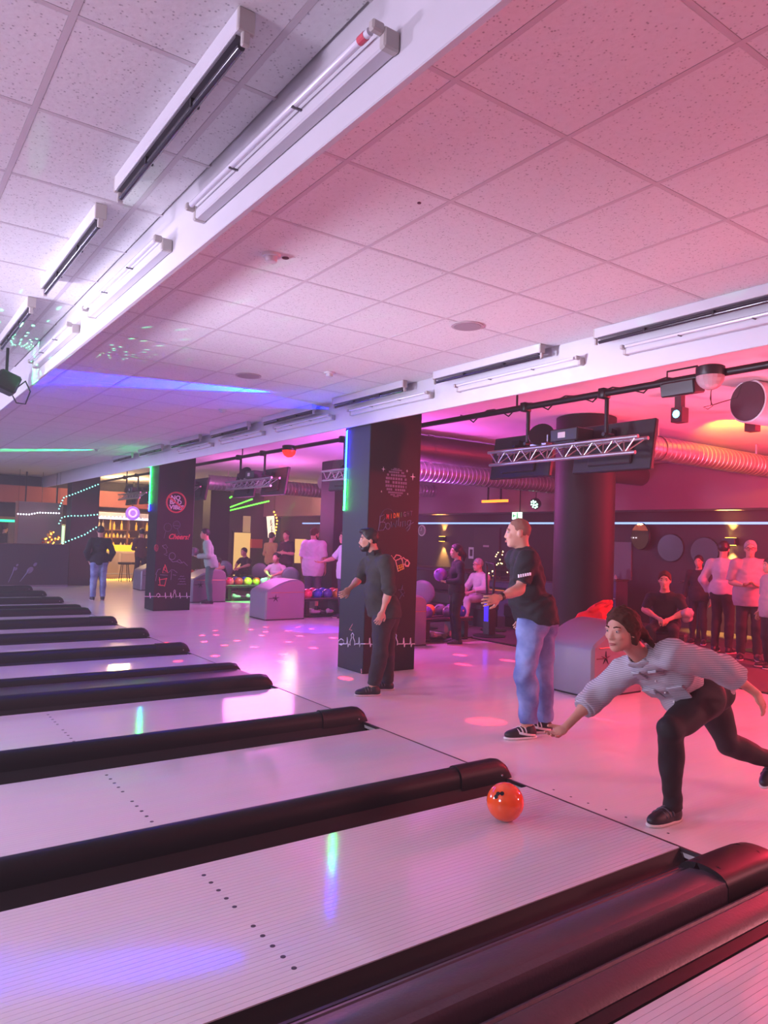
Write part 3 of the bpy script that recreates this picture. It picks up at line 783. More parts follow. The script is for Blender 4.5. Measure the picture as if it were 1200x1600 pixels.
obj('pipe', MB().lathe([(0.21, 0), (0.225, 0.0), (0.225, 1.9), (0.2, 1.9)], M, 32), mat('outlet_paint', '#cdbfc3', 0.4, 0.2), t, 40)
obj('mouth_shade_disc', MB().lathe([(0.205, -0.012), (0.205, 0.004)], M, 32), mat('outlet_dark', '#3a1a22', 0.6), t, 40)  # dark disc stands in for the shade inside the open mouth
obj('strap', MB().box((0.8, -0.02, 0.2), (0.84, 0.02, CEIL - 2.99)), DMETAL, t)
def can(loc, label, glow):
    t = thing('ceiling_can_lamp', label, 'lamp', loc)
    h = CEIL - loc[2]
    obj('can', MB().box((-0.07, -0.07, 0), (0.07, 0.07, 0.17), ch=0.006).box((-0.04, -0.04, 0.17), (0.04, 0.04, h)), mat('can_maroon', '#40202a', 0.5), t)
    if glow:
        obj('lens', MB().ball((-0.068, 0.0, 0.09), (0.012, 0.045, 0.045), None, 16, 8), mat('cyan_lens', '#103040', 0.2, emit='#5fd8ff', estr=7), t, 180)
can((7.5, 4.82, 3.05), 'small square ceiling lamp glowing cyan, right of the hanging screens', True)
can((9.1, 4.83, 3.13), 'small dark red square ceiling lamp at the right edge', False)
def batten_glow(p, w, col, s, label):
    t = thing('glow_batten', label, 'light', p)
    obj('glow_bar', MB().box((-0.03, -w, -0.03), (0.03, w, 0.03), ch=0.01), mat('glow_' + label.split()[0], '#200800', emit=col, estr=s), t)
    obj('mount', MB().box((-0.02, -w * 0.5, 0.03), (0.02, -w * 0.5 + 0.03, CEIL - p.z)).box((-0.02, w * 0.5, 0.03), (0.02, w * 0.5 + 0.03, CEIL - p.z)), DMETAL, t)
batten_glow(at(773, 783, x=12.5), 0.44, '#ff5a14', 6.0, 'orange glowing ceiling batten above the rear door')
t = thing('led_spot', 'round cluster spot with white green lamps over the rear door', 'lamp', at(835, 788, x=12.5))
M = Matrix.Rotation(math.radians(-115), 4, 'Y')
obj('housing', MB().lathe([(0.05, -0.15), (0.12, -0.1), (0.13, 0.0)], M, 20), DPLASTIC, t, 40)
obj('stem', MB().tube([(0.05, 0, 0.05), (0.05, 0, CEIL - 2.55)], 0.012, 6), DMETAL, t)
for k in range(11):
    a = 2 * math.pi * k / 8; r = 0.085 if k < 8 else 0.035
    a = a if k < 8 else 2 * math.pi * k / 3
    obj('lamp_lens', MB().ball(M @ Vector((r * math.cos(a), r * math.sin(a), 0.005)), 0.02, None, 8, 6), mat('spot_lens', '#204030', emit='#b8ffe0', estr=4), t)
# small ceiling items
for u, v, r, lab in ((730, 509, 0.13, 'round pale ceiling loudspeaker disc in the middle ceiling field'), (388, 587, 0.14, 'round pale ceiling loudspeaker disc near the blue light streak')):
    p = at(u, v, z=CEIL - 0.006)
    t = thing('ceiling_speaker', lab, 'speaker', p)
    obj('rim', MB().lathe([(r, -0.006), (r, 0.001)], None, 28), mat('grille_grey', '#b5a6ac', 0.7), t)
    obj('grille', MB().lathe([(r * 0.85, -0.009), (r * 0.86, -0.0062)], None, 28), mat('grille_grey2', '#9b8c94', 0.8), t)
for u, v, lab in ((424, 398, 'small white smoke detector beside a dark dot on the near ceiling'), (515, 582, 'small white smoke detector near the blue light streak'), (348, 640, 'small smoke detector on the far ceiling'), (152, 702, 'small smoke detector by the green light streak')):
    p = at(u, v, z=CEIL - 0.006)
    t = thing('smoke_detector', lab, 'detector', p)
    obj('base', MB().lathe([(0.055, -0.015), (0.06, 0.001)], None, 20), WHITE, t, 40)
    obj('chamber', MB().lathe([(0.022, -0.05), (0.035, -0.045), (0.04, -0.015)], None, 20), WHITE, t, 40)
p = at(446, 403, z=CEIL - 0.005); obj('tile_mark', MB().lathe([(0.022, -0.003), (0.022, 0.002)], None, 14), mat('dark_spot', '#5a2a34', 0.7), ce, loc=p)
p = at(655, 317, z=CEIL - 0.005); obj('tile_mark', MB().lathe([(0.010, -0.003), (0.010, 0.002)], None, 10), mat('dark_spot', '#5a2a34', 0.7), ce, loc=p)
t = thing('laser_projector', 'black laser projector with looping cable hanging at the left picture edge', 'projector', (1.12, 7.85, 2.98))
obj('body', MB().box((-0.16, -0.12, -0.09), (0.04, 0.12, 0.09), Matrix.Rotation(0.35, 4, 'Y'), ch=0.02), DPLASTIC, t)
obj('bracket', MB().tube([(-0.06, 0, 0.08), (-0.06, 0, 0.36)], 0.014, 8), DMETAL, t)
obj('cable', MB().tube([(0.03, 0, -0.02), (0.09, -0.12, 0.04), (0.13, -0.16, -0.06), (0.10, -0.12, -0.18), (0.03, -0.06, -0.17), (0.0, -0.02, -0.10)], 0.007, 6), DPLASTIC, t, 60)

# ------------------------------------------------------------------ ball returns and racks
GREY = mat('return_grey', '#77727b', 0.4, noise=0.05, nscale=5)
BALLC = [('pink', '#d83a5c'), ('blue', '#2a3ab0'), ('violet', '#4a2a92'), ('orange', '#f0862c'), ('red', '#c02a34'), ('green', '#2f9a4a'), ('yellow', '#d8b42a'), ('grey', '#6a6672'), ('purple', '#7a3aa0')]
def ball_mesh(colname, hexc):
    return MB().ball((0, 0, 0), 0.1085, None, 28, 18).mesh('ball_shell', mat('ball_' + colname, hexc, 0.12, noise=0.3, nscale=9, coat=0.6), 180)
def holes(parent):
    for a, b in ((0.20, 0.06), (-0.05, 0.22), (0.25, -0.14)):
        d = Vector((-0.75, a - 0.4, 0.55 + b)).normalized()
        M = d.to_track_quat('Z', 'Y').to_matrix().to_4x4()
        obj('finger_hole', MB().lathe([(0.0125, 0.1078), (0.0125, 0.1092)], M, 12), GUTTER, parent)
bcache = {}
def bowling_ball(p, ci, label, group='bowling balls on the racks'):
    nm, hx = BALLC[ci]
    if nm not in bcache:
        o = link('bowling_ball', ball_mesh(nm, hx)); tag(o, label, 'ball', group); holes(o); bcache[nm] = o
    else:
        o = copy_tree(bcache[nm]); o['label'] = label; o['group'] = group
    o.location = p
    return o
RET = {5.4: 'before the round column', 9.25: 'behind the middle pillar', 13.1: 'left of the middle pillar', 16.95: 'right of the left decorated pillar', 20.8: 'left of the left decorated pillar'}
random.seed(3)
for yc, w in RET.items():
    t = thing('ball_return', 'rounded grey ball return hood ' + w, 'ball return', (6.35, yc, 0))
    prof = [(0.0, 0.0), (0.0, 0.50), (0.03, 0.56)] + [(0.03 + 0.62 * k / 8, 0.56 + 0.22 * math.sin(math.pi / 2 * k / 8)) for k in range(1, 9)] + [(0.72, 0.775), (0.78, 0.75), (0.83, 0.70), (0.86, 0.60), (0.86, 0.0)]
    secs = []
    for yy, ins in ((-0.36, 0.03), (-0.33, 0.0), (0.33, 0.0), (0.36, 0.03)):
        secs.append([Vector((min(max(x, ins), 0.86 - ins), yy, max(0.02, z - ins) if z > 0.1 else 0.02)) for x, z in prof])
    obj('hood', MB().sweep(secs), GREY, t, 35)
    obj('plinth', MB().box((0.01, -0.35, 0), (0.85, 0.35, 0.02)), BLACK, t)
    st = MB()
    for k in range(5):
        a = 2 * math.pi * k / 5 + 0.3
        st.tube([(0.21, -0.362, 0.42), (0.21 + 0.075 * math.cos(a), -0.362, 0.42 + 0.075 * math.sin(a))], [0.012, 0.003], 6)
    st.tube([(0.06, -0.362, 0.42), (0.18, -0.362, 0.42)], 0.006, 6)
    obj('star_emblem', st, BLACK, t, label='dark star emblem')
    obj('trim_line', MB().tube([(0.10, -0.364, 0.53), (0.83, -0.364, 0.53)], 0.006, 6), mat('trim_copper', '#b07a5a', 0.3, 0.6), t)
    r = thing('ball_rack', 'dark low ball rack behind the grey return hood ' + w, 'rack', (7.26, yc + 0.08, 0))
    L = 1.05
    obj('tray', MB().box((0, -0.27, 0.33), (L, 0.27, 0.36), ch=0.006), DPLASTIC, r)
    for y_ in (-0.27, 0.0, 0.27):
        obj('tray_rail', MB().tube([(0, y_, 0.385), (L, y_, 0.385)], 0.016, 8), mat('rack_rail', '#5a3a44', 0.35), r, 60)
    for x_ in (0.12, L - 0.12):
        obj('leg', MB().box((x_ - 0.04, -0.25, 0.02), (x_ + 0.04, 0.25, 0.33)), DMETAL, r)
    obj('lower_shelf', MB().box((0, -0.28, 0.04), (L, 0.28, 0.06)), DMETAL, r)
    if yc > 5.5:
        for row in range(2):
            for k in range(4):
                if random.random() < 0.15 and not (yc == 13.1 and row == 0 and k < 4):
                    continue
                ci = (0, 1, 2, 3)[k] if (yc == 13.1 and row == 0 and k < 4) else random.randrange(9)
                nth = ('first', 'second', 'third', 'fourth', 'fifth', 'sixth')[k]
                yy = yc + 0.08 - 0.14 + 0.28 * row
                bowling_ball((7.42 + 0.24 * k + (0.0 if row == 0 else 0.05), yy, 0.36 + 0.1085), ci, '%s ball, %s in the %s row of the rack %s' % (BALLC[ci][0], nth, ('front', 'back')[row], w), 'bowling balls on the rack %s' % w)
        for k in range(2):
            sh = thing('bowling_shoe', '%s pale bowling shoe under the rack %s' % (('left', 'right')[k], w), 'shoe', (7.60 + 0.35 * k, yc - 0.1, 0.0605), 0.4 * k, 'shoes under the rack ' + w)
            obj('upper', MB().ball((0, 0, 0.045), (0.13, 0.045, 0.04), None, 12, 8).ball((-0.07, 0, 0.065), (0.055, 0.042, 0.05), None, 12, 8), mat('shoe_pale', '#a79aa6', 0.6), sh, 180)
            obj('sole', MB().box((-0.13, -0.045, 0), (0.13, 0.045, 0.018), ch=0.008), DPLASTIC, sh)
# orange ball rolling on the near lane
ob = link('bowling_ball', ball_mesh('vivid_orange', '#f2541e'))
tag(ob, 'orange bowling ball just released onto the foreground lane', 'ball'); holes(ob)
ob.location = (3.12, 3.08, 0.1085)
# ------------------------------------------------------------------ seats, tables, rear furniture
SEATG = mat('seat_grey_vinyl', '#5f5a66', 0.45); SEATD = mat('seat_dark', '#2b2228', 0.6); WOODD = mat('dark_wood', '#4a2a2c', 0.5, noise=0.3, nscale=5)
def round_chair(p, rz, label, m_=SEATG):
    t = thing('tub_chair', label, 'chair', (p[0], p[1], 0.004), rz, 'round backed chairs')
    mb = MB()
    vs = []; n = 14
    # round backrest disc, slightly dished
    M = Matrix.Translation((-0.26, 0, 0.68)) @ Matrix.Rotation(math.radians(80), 4, 'Y')
    obj('backrest', MB().lathe([(0.02, -0.05), (0.16, -0.045), (0.22, -0.02), (0.23, 0.0), (0.22, 0.025), (0.16, 0.01), (0.02, -0.005)], M, 28), m_, t, 60)
    obj('seat', MB().lathe([(0.24, 0.36), (0.27, 0.39), (0.27, 0.43), (0.24, 0.46), (0.02, 0.47)], None, 28), SEATD, t, 60)
    obj('pedestal', MB().lathe([(0.22, 0.0), (0.22, 0.015), (0.04, 0.04), (0.035, 0.36)], None, 20), DMETAL, t, 40)
    obj('stay', MB().tube([(-0.15, 0, 0.40), (-0.25, 0, 0.42), (-0.29, 0, 0.55)], 0.025, 8), DMETAL, t, 60)
    return t
for u, v, d, rz, lab in ((667, 935, 13.6, 0.6, 'mauve round backed chair right of the middle pillar'), (357, 886, 20.6, 0.8, 'grey round backed chair behind the far ball rack, left one'), (410, 889, 19.4, 0.9, 'grey green lit round backed chair behind the far ball rack, right one'), (461, 893, 17.6, 0.7, 'round backed chair behind the bowlers left of the middle pillar')):
    p = at(u, v, d=d); round_chair(p, rz, lab)
def counter(x, y0, y1, h, label, top=WOODD, dep=0.45):
    t = thing('counter', label, 'counter', (x, (y0 + y1) / 2, 0.004))
    L = (y1 - y0) / 2
    obj('counter_top', MB().box((-dep / 2, -L, h - 0.04), (dep / 2, L, h), ch=0.008), top, t)
    obj('counter_body', MB().box((-dep / 2 + 0.06, -L + 0.04, 0), (dep / 2, L - 0.04, h - 0.04)), mat('counter_violet_dark', '#4a3a58', 0.7), t)
    obj('foot_rail', MB().tube([(-dep / 2 - 0.02, -L, 0.55), (-dep / 2 - 0.02, L, 0.55)], 0.016, 8), STEEL, t, 60)
    return t
GLASS = mat('drink_glass', '#cfc6cc', 0.1, trans=0.6); BOT = mat('dark_bottle', '#2a1a1c', 0.15)
def bottle(p, h, label, m_, group=None):
    t = link('bottle', MB().lathe([(0.035, 0), (0.038, 0.01), (0.038, h * 0.6), (0.014, h * 0.78), (0.013, h)], None, 12).mesh('bottle', m_, 50))
    tag(t, label, 'bottle', group); t.location = p
    return t
counter(13.0, 9.6, 11.3, 0.95, 'narrow bar counter by the rear wall between the round column and the mirrors')
for k, (y, h, m_) in enumerate(((11.1, 0.12, GLASS), (10.95, 0.14, GLASS), (10.8, 0.22, BOT), (10.3, 0.13, GLASS), (9.9, 0.12, GLASS), (9.75, 0.10, GLASS))):
    bottle((12.95, y, 0.954), h, '%s small drink vessel from the left on the rear counter by the mirrors' % ('first', 'second', 'third', 'fourth', 'fifth', 'sixth')[k], m_, 'vessels on the rear counter')
t = thing('sign_stand', 'small dark framed sign standing on the rear bar counter by the mirrors', 'sign', (12.95, 10.55, 0.954))
obj('frame', MB().box((-0.015, -0.09, 0), (0.015, 0.09, 0.28), ch=0.005), mat('frame_brown', '#6a4048', 0.5), t)
obj('sheet', MB().box((-0.018, -0.07, 0.03), (-0.0155, 0.07, 0.25)), mat('sheet_brown', '#7d565c', 0.6), t)
counter(12.6, 14.0, 16.6, 0.95, 'dark counter under the rear wall lamp right of the middle pillar')
counter(11.85, 11.3, 12.9, 0.8, 'low dark sideboard with a glowing orange opening under the small lit tree')
t = thing('fire_slot', 'orange lit slot on the sideboard under the small lit tree', 'lamp', (11.654, 12.1, 0.42))
obj('slot_frame', MB().box((0, -0.45, -0.02), (0.03, 0.45, 0.22), ch=0.008), DMETAL, t)
obj('glow_panel', MB().box((-0.004, -0.40, 0.03), (-0.0005, 0.40, 0.17)), mat('orange_glow_panel', '#401808', emit='#ff7a3a', estr=0.55), t)
# small lit tree
t = thing('lit_tree', 'small dark tree with warm fairy lights on the sideboard', 'tree', (11.75, 11.95, 0.804))
obj('trunk', MB().tube([(0, 0, 0), (0, 0, 0.2)], 0.02, 8), WOODD, t)
mb = MB()
for k in range(5):
    mb.lathe([(0.26 - 0.045 * k, 0.10 + 0.11 * k), (0.16 - 0.03 * k, 0.17 + 0.11 * k), (0.05, 0.24 + 0.11 * k)], None, 11)
obj('branches', mb, mat('tree_green_dark', '#14201a', 0.9, bump=0.6, bscale=60), t)
random.seed(11)
for k in range(26):
    z = random.random(); a = random.random() * 6.28
    obj('fairy_light', MB().ball((0.30 * (1 - z * 0.85) * math.cos(a), 0.30 * (1 - z * 0.85) * math.sin(a), 0.08 + 0.58 * z), 0.013, None, 6, 4), mat('fairy_warm', '#403010', emit='#ffd27a', estr=9), t)
# rear wall: soffit, cool light line, sconces, mirrors, clock, door, exit sign
struct(obj('trim_7', MB().box((13.2, Y0, 2.42), (X1, Y1, CEIL)), mat('soffit_mauve', '#85606a', 0.7)))
t = thing('light_line', 'long thin pale blue light line under the rear soffit', 'light', (13.93, 0, 2.17))
obj('channel', MB().box((-0.02, 3, -0.03), (0.065, 25, 0.03)), DMETAL, t)
obj('diffuser', MB().box((-0.034, 3, -0.022), (-0.0205, 25, 0.022)), mat('cool_line', '#405068', emit='#8fb4ff', estr=1.5), t)
def sconce(p, label, watts):
    t = thing('wall_lamp', label, 'lamp', (13.99, p.y, p.z))
    obj('shade', MB().box((-0.16, -0.13, -0.07), (0, 0.13, 0.07), ch=0.01), DMETAL, t)
    obj('lens', MB().box((-0.12, -0.09, 0.0705), (-0.03, 0.09, 0.074)).box((-0.12, -0.09, -0.074), (-0.03, 0.09, -0.0705)), mat('warm_lens', '#604010', emit='#ffc04a', estr=14), t)
    for s in (1, -1):
        lamp('wall_lamp_beam', 'SPOT', (13.9, p.y, p.z + 0.085 * s), (1.0, 0.62, 0.12), watts, (13.97, p.y, p.z + s * 2), spot_size=1.1, spot_blend=0.7, shadow_soft_size=0.03)
sconce(at(690, 842, x=13.9), 'up and down wall lamp with warm glow right of the middle pillar', 420)
sconce(at(1141, 846, x=13.9), 'up and down wall lamp with warm glow behind the two men at the right edge', 600)
MIR = mat('mirror_glass', '#d0c8cc', 0.02, 1.0)
for u, v, w in ((1001, 838, 'uppermost, nearest the round column'), (1048, 856, 'middle one of the three'), (1101, 862, 'lowest, beside the standing men')):
    p = at(u, v, x=13.86 if u < 1010 else 13.96)
    t = thing('round_mirror', 'round wall mirror on the dark rear wall, ' + w, 'mirror', p)
    M = Matrix.Rotation(math.radians(-14.8 if u < 1010 else 6), 4, 'Z') @ Matrix.Rotation(math.radians(-90), 4, 'Y')
    obj('backing', MB().lathe([(0.29, -0.018), (0.30, 0.0), (0.29, 0.018)], M, 36), DMETAL, t, 40)
    obj('glass', MB().lathe([(0.282, 0.0185), (0.282, 0.022)], M, 36), MIR, t, 40)
p = at(660, 829, x=13.98)
t = thing('wall_clock', 'small round white wall clock right of the middle pillar', 'clock', p)
M = Matrix.Rotation(math.radians(-90), 4, 'Y')
obj('rim', MB().lathe([(0.17, 0), (0.17, 0.03)], M, 28), WHITE, t, 40)
obj('dial', MB().lathe([(0.14, 0.0305), (0.14, 0.034)], M, 28), mat('dial_grey', '#6c5a66', 0.5), t)
obj('hands', MB().box((-0.04, -0.008, 0), (-0.036, 0.008, 0.09)).box((-0.045, -0.006, -0.006), (-0.041, 0.07, 0.006)), WHITE, t)
p = at(761, 870, x=13.98)
d1 = struct(obj('door_1', MB().box((13.93, p.y - 0.5, 0), (14.0, p.y + 0.5, 2.05), ch=0.008), mat('door_maroon', '#3a2630', 0.5)))
obj('door_sign', MB().box((13.924, p.y - 0.11, 1.52), (13.931, p.y + 0.11, 1.57)), mat('door_sign_grey', '#a08a96', 0.5), d1)
obj('handle', MB().tube([(13.93, p.y - 0.42, 1.02), (13.88, p.y - 0.42, 1.02), (13.88, p.y - 0.30, 1.02)], 0.012, 8), STEEL, d1)
p = at(808, 806, x=13.1)
t = thing('exit_sign', 'small glowing white green emergency exit sign under the soffit', 'sign', p)
obj('sign_box', MB().box((-0.03, -0.15, -0.09), (0.03, 0.15, 0.09), ch=0.006), mat('exit_face', '#c8e8d4', emit='#b4f2d0', estr=1.6), t)
EG = mat('exit_green', '#1f9a58', emit='#1fae60', estr=0.7)
obj('running_figure', MB().box((-0.034, -0.05, -0.02), (-0.0305, -0.02, 0.05)).tube([(-0.032, -0.035, -0.02), (-0.032, -0.01, -0.07)], 0.009, 6).tube([(-0.032, -0.035, -0.02), (-0.032, -0.07, -0.06)], 0.009, 6).ball((-0.032, -0.035, 0.065), 0.014, None, 8, 6), EG, t)
obj('arrow', MB().box((-0.034, 0.02, -0.012), (-0.0305, 0.09, 0.012)).box((-0.034, 0.08, -0.04), (-0.0305, 0.11, 0.04)), EG, t)
obj('hanger', MB().box((-0.01, -0.1, 0.09), (0.01, -0.08, CEIL - p.z)), DMETAL, t)
# small framed notice and red chest by the pillar, white door leaf by the mirrors
p = at(737, 864, x=13.98)
t = thing('notice', 'small white framed notice on the rear wall left of the door', 'notice', p)
obj('frame', MB().box((-0.02, -0.11, -0.16), (0.0, 0.11, 0.16), ch=0.004), WHITE, t)
obj('print', MB().box((-0.023, -0.06, -0.09), (-0.0205, 0.06, 0.10)), mat('notice_dark', '#3a2a34', 0.6), t)
p = at(968, 875, x=13.98)
obj('wall_panel', MB().box((13.95, p.y - 0.33, 0.9), (13.999, p.y + 0.33, 1.75), ch=0.006), mat('grey_panel', '#5d4a58', 0.5), bpy.data.objects['wall_rear'], label='grey panel')
# tall pole stand with a blue display at the carpet edge
p = at(764, 994, z=0.004)
t = thing('pole_stand', 'black pole stand with a blue display, left of the man in the black shirt', 'stand', (p.x, p.y, 0.004))
obj('base', MB().lathe([(0.28, 0), (0.28, 0.015), (0.1, 0.035)], None, 28), DMETAL, t, 40)
obj('post', MB().box((-0.08, -0.08, 0.03), (0.08, 0.08, 0.72), ch=0.01), DPLASTIC, t)
obj('blue_display', MB().box((-0.084, -0.05, 0.26), (-0.0805, 0.05, 0.56)), mat('blue_display', '#08083a', emit='#2a1aff', estr=1.8), t)
obj('frame_loop', MB().tube([(0, -0.075, 0.72), (0, -0.10, 1.15), (0, -0.08, 1.25), (0, 0.12, 1.28), (0, 0.11, 1.2), (0, 0.075, 0.72)], 0.022, 8), DMETAL, t, 60)
# dark column row at the rear
struct(obj('trim_8', MB().box((8.55, 13.95, 0), (9.2, 14.55, CEIL)), mat('column_maroon_black', '#2a1820')))
struct(obj('trim_9', MB().box((8.75, 21.6, 0), (9.4, 22.2, CEIL)), mat('column_maroon_black', '#2a1820')))
# sofa benches with low dividing backs in the seating bays
for k, (x, y) in enumerate(((10.6, 9.4), (10.9, 17.6), (12.9, 4.6), (11.2, 13.6))):
    w = ('behind the woman in black', 'among the far seated guests', 'by the wall at the right edge', 'left of the small lit tree')[k]
    t = thing('bench_sofa', 'dark bench sofa with a high back ' + w, 'sofa', (x, y, 0.004), 0.0)
    obj('seat', MB().box((-0.32, -0.95, 0.20), (0.30, 0.95, 0.45), ch=0.03), SEATD, t)
    obj('plinth', MB().box((-0.28, -0.92, 0), (0.28, 0.92, 0.2)), DMETAL, t)
    obj('backrest', MB().box((0.18, -0.95, 0.45), (0.34, 0.95, 0.92), ch=0.03), SEATD, t)
for k, (x, y) in enumerate(((9.6, 9.9), (9.9, 16.4), (11.9, 6.2), (12.2, 7.4))):
    w = ('behind the woman in black', 'among the far guests', 'by the standing men at the right', 'by the wall near the standing men')[k]
    t = thing('cafe_table', 'small dark pedestal table ' + w, 'table', (x, y, 0.004))
    h = 0.72 if k < 2 else 1.05
    obj('table_top', MB().lathe([(0.33, h - 0.03), (0.34, h - 0.015), (0.33, h)], None, 28), WOODD, t, 40)
    obj('pedestal', MB().lathe([(0.24, 0), (0.24, 0.015), (0.035, 0.05), (0.03, h - 0.03)], None, 18), DMETAL, t, 40)
    if k > 1:
        bottle((x, y + 0.1, 0.004 + h), 0.12, 'small glass standing on the dark table ' + w, GLASS)

# ------------------------------------------------------------------ bar at the far end
YW = 22.3
t = thing('low_wall', 'dark low partition with pale bowling pin drawings at the far left', 'partition', (0.3, YW, 0))
obj('panel', MB().box((-4.5, 0, 0), (4.55, 0.15, 1.17), ch=0.008), mat('low_wall_dark', '#232228', 0.5), t)
obj('kerb', MB().box((-4.5, -0.03, 0), (4.55, -0.0005, 0.05)), mat('kerb_grey', '#6a6068', 0.5), t)
obj('ledge', MB().box((-4.5, -0.02, 1.1705), (4.55, 0.18, 1.195)), WOODD, t)
ti = t.matrix_world
for pts, w in (([(13, 910), (20, 895), (23, 886)], 0.02), ([(31, 909), (40, 898), (45, 892)], 0.025)):
    q = [at(u, v, y=YW - 0.004) - Vector((0.3, YW, 0)) for u, v in pts]
    obj('pin_print', MB().tube(q, [0.006, w * 0.7, w], 8), INK_G, t, 60)
for u, v, a in ((24.5, 889, 0.035), (27, 883, 0.025), (47, 891, 0.07), (55, 882, 0.04)):
    q = at(u, v, y=YW - 0.004) - Vector((0.3, YW, 0))
    obj('pin_print', MB().ball(q, (a, 0.004, a * 1.5), Matrix.Rotation(math.radians(38), 4, 'Y'), 14, 8), INK_G, t, 180)
# grey partition behind, warm display, back bar
def slab(name, lo, hi, m_, label, cat):
    o = obj(name, MB().box(lo, hi, ch=0.006), m_); tag(o, label, cat); return o
a, b = at(30, 783, y=24), at(62, 853, y=24)
t = thing('display_panel', 'tall grey brown partition panel behind the low wall', 'panel', (a.x, 24, 0))
obj('sheet', MB().box((0, 0, 0), (b.x - a.x + 0.6, 0.08, a.z), ch=0.006), mat('panel_taupe', '#7d726a', 0.7), t)
obj('post', MB().box((-0.08, -0.01, 0), (-0.001, 0.09, a.z)), mat('post_tan', '#8f7058', 0.6), t)
E_WARM = mat('warm_bulb', '#604818', emit='#ffb640', estr=4); E_WWHITE = mat('white_bulb', '#808080', emit='#f0ecff', estr=2.5); E_TEAL = mat('teal_bulb', '#206060', emit='#7ff0e0', estr=3.5)
def string(name, label, pts, n, m_, r, parent_kw, cat='light', hang=None):
    P = [at(u, v, **parent_kw) for u, v in pts]
    t = thing(name, label, cat, P[0])
    rel = [p - P[0] for p in P]
    obj('wire', MB().tube(rel, 0.006, 5), DMETAL, t)
    if hang:
        obj('hanging_wire', MB().tube([rel[0], (rel[0].x, rel[0].y, hang - P[0].z)], 0.004, 5).tube([rel[-1], (rel[-1].x, rel[-1].y, hang - P[0].z)], 0.004, 5), DMETAL, t)
    L = [0]
    for p, q in zip(rel, rel[1:]): L.append(L[-1] + (q - p).length)
    me = MB().ball((0, 0, 0), r, None, 8, 6).mesh('bulb', m_, 180)
    for k in range(n):
        s = L[-1] * k / (n - 1); i = max(j for j in range(len(rel) - 1) if L[j] <= s + 1e-9)
        q = rel[i].lerp(rel[i + 1], (s - L[i]) / max(1e-6, L[i + 1] - L[i]))
        link('bulb', me, t, q + Vector((0, -0.012, 0)))
    return t
string('fairy_string', 'teal fairy light string, upper one on the far dark pillar', [(92, 795), (96, 785), (100, 777), (115, 772), (133, 765), (153, 757)], 17, E_TEAL, 0.019, dict(y=22.73))
string('fairy_string', 'teal fairy light string, level middle one on the far dark pillar', [(92, 818), (97, 808), (110, 806), (130, 806), (152, 804)], 14, E_TEAL, 0.019, dict(y=22.73))
string('fairy_string', 'teal fairy light string, lower one hanging down the far dark pillar', [(91, 884), (92, 868), (93, 855), (97, 849), (115, 842), (133, 835), (150, 824)], 19, E_TEAL, 0.020, dict(y=22.73))
string('fairy_string', 'white bulb string across the bar canopy left of the far dark pillar', [(28, 803), (45, 804), (60, 801), (92, 802)], 16, E_WWHITE, 0.025, dict(y=23.9), hang=CEIL)
string('fairy_string', 'white bulb string along the bar shelf canopy', [(152, 807), (175, 808), (205, 808), (228, 812)], 14, E_WWHITE, 0.03, dict(y=25.9), hang=CEIL)
# shelf unit
YB_ = 26.5
a, b = at(150, 815, y=YB_), at(230, 815, y=YB_)
x0, x1 = a.x, b.x + 0.9
t = thing('bar_shelf', 'warm lit wooden back bar shelf unit between the two left pillars', 'shelf', (x0, YB_, 0))
Lx = x1 - x0
obj('back_panel', MB().box((0, 0.25, 0), (Lx, 0.3, 2.35)), mat('shelf_back', '#6a4a30', 0.7), t)
zs = [at(190, v, y=YB_).z for v in (828, 840, 854)]
for z in zs + [0.95]:
    obj('shelf_board', MB().box((0, -0.1, z - 0.03), (Lx, 0.25, z)), mat('shelf_wood', '#8a5a34', 0.6), t)
for k in range(6):
    obj('upright', MB().box((Lx * k / 5 - 0.025, -0.1, 0.95), (Lx * k / 5 + 0.025, 0.248, zs[0] + 0.5)), mat('shelf_wood', '#8a5a34'), t)
obj('canopy', MB().box((0, -0.25, zs[0] + 0.36), (Lx, 0.25, zs[0] + 0.60), ch=0.01), mat('canopy_white', '#c6c2d4', 0.6), t)
obj('canopy_light', MB().box((0.02, -0.262, zs[0] + 0.36), (Lx - 0.02, -0.2505, zs[0] + 0.42)), mat('canopy_glow', '#808090', emit='#d8d8ff', estr=2.2), t)
random.seed(5)
NTH = ['first', 'second', 'third', 'fourth', 'fifth', 'sixth', 'seventh', 'eighth', 'ninth', 'tenth', 'eleventh', 'twelfth', 'thirteenth', 'fourteenth', 'fifteenth', 'sixteenth', 'seventeenth', 'eighteenth', 'nineteenth', 'twentieth']
AMB = mat('amber_bottle', '#c88a2a', 0.2, emit='#ffae2a', estr=0.9); PALEB = mat('pale_bottle', '#d8c8a8', 0.25)
for zi, z in enumerate(zs):
    for k in range(20):
        if random.random() < 0.25: continue
        x = x0 + 0.12 + (Lx - 0.24) * k / 19
        bottle((x, YB_ + 0.04, z + 0.0005), (0.34 if zi == 0 else 0.16) * random.uniform(0.8, 1.05), '%s vessel from the left on the %s board of the back bar' % (NTH[k], ('top', 'middle', 'lowest')[zi]), AMB if random.random() < (0.7 if zi == 0 else 0.45) else PALEB, 'vessels on the %s board of the back bar' % ('top', 'middle', 'lowest')[zi])
